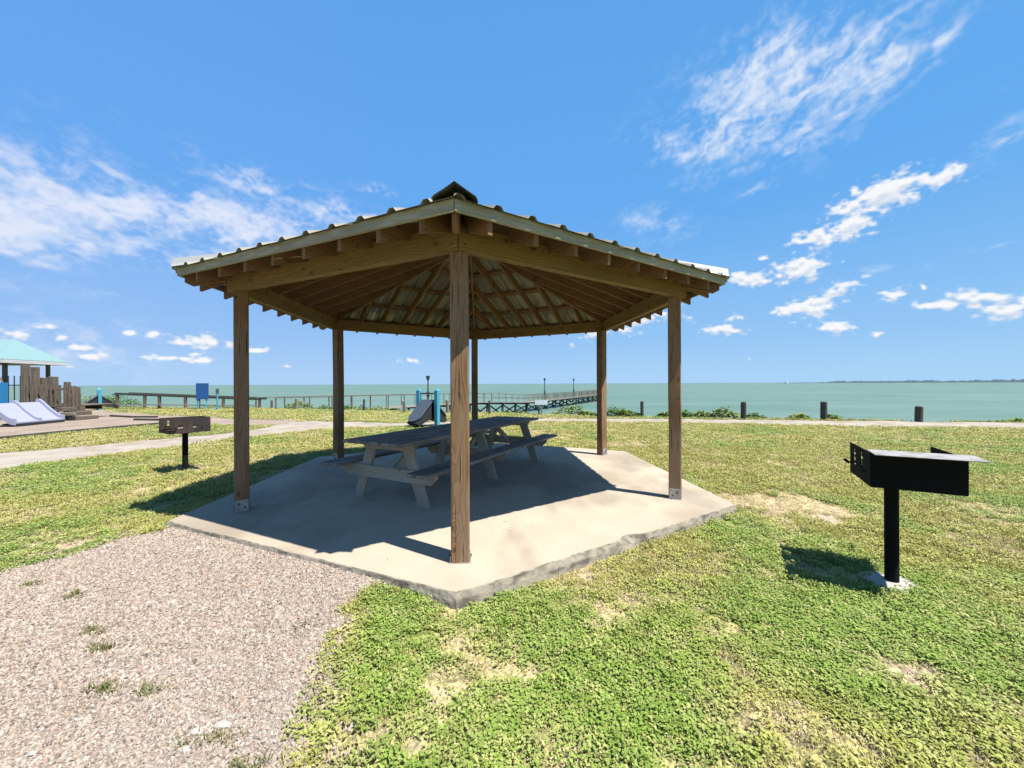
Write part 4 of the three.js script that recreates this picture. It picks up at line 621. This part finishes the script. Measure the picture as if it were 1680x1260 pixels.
// turf: instanced clumps, finer near the pavilion
{
  const r = rng(1234), mat4 = new THREE.Matrix4(), Q = new THREE.Quaternion(), E = new THREE.Euler(), V = new THREE.Vector3(), S = new THREE.Vector3();
  const wp = (P, x, z, k, w) => signed(P, x + (fbm(x * 2.3, z * 2.3, 3, 0, 0, 111) - 0.5) * w, z + (fbm(x * 2.3, z * 2.3, 3, 0, 0, 117) - 0.5) * w);
  const open = (x, z, near) => {
    if (inland(x, z) < -0.6) return false;
    if (inside(SLAB, x, z)) return false; const sd = near ? edgeDist(SLAB, x, z) : 1; if (sd < 0.035) return false;
    if (x < 0 && z > -4.6 && wp(GRAVEL, x, z, 0, 0.28) > -0.05 + 0.10 * r()) return false;
    if (wp(PATH, x, z, 0, 0.35) > (r() - 0.6) * 0.3) return false;
    if (x < -8 && wp(SAND, x, z, 0, 0.3) > (r() - 0.6) * 0.3) return false;
    return true;
  };
  const sets = { weed: [], blade: [], dry: [] };
  const scatter = (d0, d1, dens, sc) => {
    const st = 1 / Math.sqrt(dens);
    for (let z = -d0; z > -d1; z -= st) { const hw = -z * 1.42 + 1.6; for (let x = -hw; x < hw; x += st) {
      const X = x + (r() - 0.5) * st * 1.5, Z = z + (r() - 0.5) * st * 1.5, b = bare(X, Z), l = lush(X, Z), u = r();
      if (u < b * 1.05) { if (r() < 0.3 && open(X, Z, d0 < 6)) sets.dry.push([X, Z, sc * 0.8, b, l]); continue; }
      if (!open(X, Z, d0 < 6)) continue;
      if (vn(X * 16, Z * 16, 0, 0, 98) < 0.16 + 0.1 * vn(X * 2.5, Z * 2.5, 0, 0, 99)) continue;      // gaps in the mat
      const mott = sst(0.45, 0.7, fbm(X * 3.2, Z * 3.2, 3, 0, 0, 93)), q = r(); const kind = q < 0.16 + 0.34 * mott + 0.25 * b - 0.2 * l ? 'dry' : q < 0.68 - 0.45 * l * (d0 < 8 ? 1 : 0.4) ? 'blade' : 'weed';
      sets[kind].push([X, Z, sc * (0.75 + 0.5 * r()), b, l]);
    } }
  };
  scatter(1.05, 3.2, 2600, 1); scatter(3.2, 5.5, 1800, 1.15); scatter(5.5, 9, 650, 1.6); scatter(9, 16, 230, 2.5); scatter(16, 27, 70, 4);
  const make = (name, label, list, geos, mat, tone) => {
    geos.forEach((g, gi) => {
      const L = list.filter((_, i) => i % geos.length === gi), m = new THREE.InstancedMesh(g, mat, L.length); m.name = numbered(name); m.castShadow = m.receiveShadow = true; m.userData = { kind: 'stuff', label, category: 'grass' };
      const c = new THREE.Color();
      L.forEach(([x, z, s, b, l], i) => { E.set((r() - 0.5) * 0.3, r() * 6.283, (r() - 0.5) * 0.3); Q.setFromEuler(E); V.set(x, gh(x, z) - 0.004, z); const hs = 0.75 + 0.5 * r(); S.set(s, s * hs * (0.7 + 0.8 * vn(x * 7, z * 7, 0, 0, 97)) / (1 + Math.max(0, s - 1.4) * 0.45), s); mat4.compose(V, Q, S); m.setMatrixAt(i, mat4); const t = tone(r(), b, l, x, z); c.setRGB(...t); m.setColorAt(i, c); });
      scene.add(m);
    });
  };
  make('creeping_weeds', 'small round-leaved creeping weeds through the lawn', sets.weed, [1, 2, 3].map((k) => weedClump(600 + k, 17, 0.036, 0.028, 0.0155)), leafMat({ color: 0xffffff }), (u, b, l) => mix3(mix3([0.30, 0.315, 0.068], [0.165, 0.265, 0.034], l), [0.44, 0.40, 0.17], u * u * 0.7 + b * 0.3).map((x) => x * (0.8 + 0.4 * hsh(u * 1e6 | 0, 3, 4))));
  make('short_grass', 'short yellow-green grass blades of the lawn', sets.blade, [1, 2, 3].map((k) => bladeTuft(700 + k, 16, 0.03, 0.036, 0.0026)), leafMat({ color: 0xffffff }), (u, b, l) => mix3(mix3([0.35, 0.335, 0.085], [0.23, 0.285, 0.05], l), [0.47, 0.40, 0.19], u * 0.6 + b * 0.3));
  make('dry_grass', 'dry straw-coloured thatch in the lawn', sets.dry, [1, 2].map((k) => bladeTuft(800 + k, 12, 0.032, 0.02, 0.0024)), std({ color: 0xffffff, roughness: 1, side: THREE.DoubleSide }), (u) => mix3([0.37, 0.285, 0.18], [0.50, 0.41, 0.28], u));
  console.log('turf', sets.weed.length, sets.blade.length, sets.dry.length);
  // weeds in the gravel
  const gw = []; for (const [x, z, n] of [[-3.1, -2.75, 10], [-2.55, -2.35, 14], [-2.35, -2.2, 10], [-2.0, -1.9, 12], [-1.75, -1.9, 8], [-1.25, -2.35, 8], [-1.35, -1.62, 8], [-1.2, -1.62, 10], [-2.15, -1.42, 10], [-1.05, -1.5, 12], [-3.6, -2.9, 10], [-1.2, -1.36, 12], [-0.95, -3.05, 16], [-0.75, -2.95, 18]]) for (let k = 0; k < n; k++) gw.push([x + (r() - 0.5) * 0.14, z + (r() - 0.5) * 0.06, 0.7 + 0.5 * r(), 0, 0.6]);
  make('gravel_weeds', 'sparse small weed tufts sprouting in the gravel', gw, [bladeTuft(901, 20, 0.022, 0.034, 0.0028)], leafMat({ color: 0xffffff }), (u) => mix3([0.12, 0.156, 0.042], [0.204, 0.192, 0.078], u));
  // grass on the bluff lip
  const bg = []; for (let x = -30; x < 24; x += 0.06) { const z = bluffZ(x) - 0.7 * r() + 0.35; if (inside(PATH, x, z)) continue; bg.push([x, z, 3 + 3.5 * r() * r() + (x < 8 ? 1 : 0), 0.2, r()]); }
  make('bluff_grass', 'rough taller grass along the lip of the bluff', bg, [bladeTuft(950, 16, 0.03, 0.05, 0.002), weedClump(951, 14, 0.035, 0.045, 0.016)], leafMat({ color: 0xffffff }), (u, b, l) => mix3([0.18, 0.18, 0.066], [0.09, 0.15, 0.03], l));
}
// gravel: loose stones as one mass, and a few pale larger stones as things
{
  const r = rng(4321), st = [1, 2, 3].map((k) => { const g = new THREE.IcosahedronGeometry(1, 0), p = g.attributes.position; for (let i = 0; i < p.count; i++) { const x = p.getX(i), y = p.getY(i), z = p.getZ(i), f = 0.7 + 0.6 * hsh(Math.round(x * 50) + k * 91, Math.round(y * 50) * 7 + Math.round(z * 50), 6); p.setXYZ(i, x * f, y * f * 0.65, z * f); } g.computeVertexNormals(); return g; });
  const L = [[], [], []]; let n = 0;
  const ins = (x, z) => signed(GRAVEL, x + (fbm(x * 2.3, z * 2.3, 3, 0, 0, 111) - 0.5) * 0.28, z + (fbm(x * 2.3, z * 2.3, 3, 0, 0, 117) - 0.5) * 0.28);
  for (let k = 0; k < 260000; k++) { const x = -5.6 + r() * 5.1, z = -4.4 + r() * 3.5; if (x < z * 1.42 - 0.9) continue; const d = ins(x, z); if (d < -0.12 * r() * r() * 3 || inside(SLAB, x, z)) continue; L[n++ % 3].push([x, z, (0.0035 + 0.0055 * r() * r() + (r() < 0.006 ? 0.004 : 0)) * (1 + 0.12 * -z)]); }
  const mat = std({ color: 0xffffff, roughness: 0.95 }), m4 = new THREE.Matrix4(), Q = new THREE.Quaternion(), E = new THREE.Euler(), c = new THREE.Color();
  st.forEach((g, i) => { const m = new THREE.InstancedMesh(g, mat, L[i].length); m.name = numbered('gravel_stones'); m.userData = { kind: 'stuff', label: 'loose pinkish grey gravel stones of the pad', category: 'gravel' }; m.castShadow = m.receiveShadow = true;
    L[i].forEach(([x, z, s], j) => { E.set(r() * 6, r() * 6, r() * 6); Q.setFromEuler(E); m4.compose(new THREE.Vector3(x, gh(x, z) + 0.008 + s * 0.25, z), Q, new THREE.Vector3(s * (0.8 + 0.6 * r()), s, s)); m.setMatrixAt(j, m4); const u = r(), k = 0.75 + 0.5 * r(); c.setRGB(...(u < 0.5 ? [0.29, 0.222, 0.176] : u < 0.78 ? [0.315, 0.27, 0.23] : u < 0.94 ? [0.165, 0.125, 0.10] : [0.348, 0.324, 0.288]).map((q) => q * k)); m.setColorAt(j, c); }); scene.add(m); });
  console.log('stones', n);
  for (const [x, z, s] of [[-1.36, -1.66, 0.03], [-1.27, -1.69, 0.034], [-1.34, -1.58, 0.026], [-1.95, -1.57, 0.02]]) { const g = new THREE.IcosahedronGeometry(1, 1), p = g.attributes.position; for (let i = 0; i < p.count; i++) { const X = p.getX(i), Y = p.getY(i), Z = p.getZ(i), f = 0.75 + 0.5 * vn(X * 2 + x * 40, Z * 2 + Y * 3, 0, 0, 191); p.setXYZ(i, X * f * s, Y * f * s * 0.35, Z * f * s * 0.6); } g.computeVertexNormals(); const m = mesh('pale_stone', g, M.footing); m.position.set(x, gh(x, z) + 0.012, z); tag(m, 'pale flat stone lying among the gravel', 'stone', 'pale stones in the gravel'); }
}
renderer.render(scene, camera);
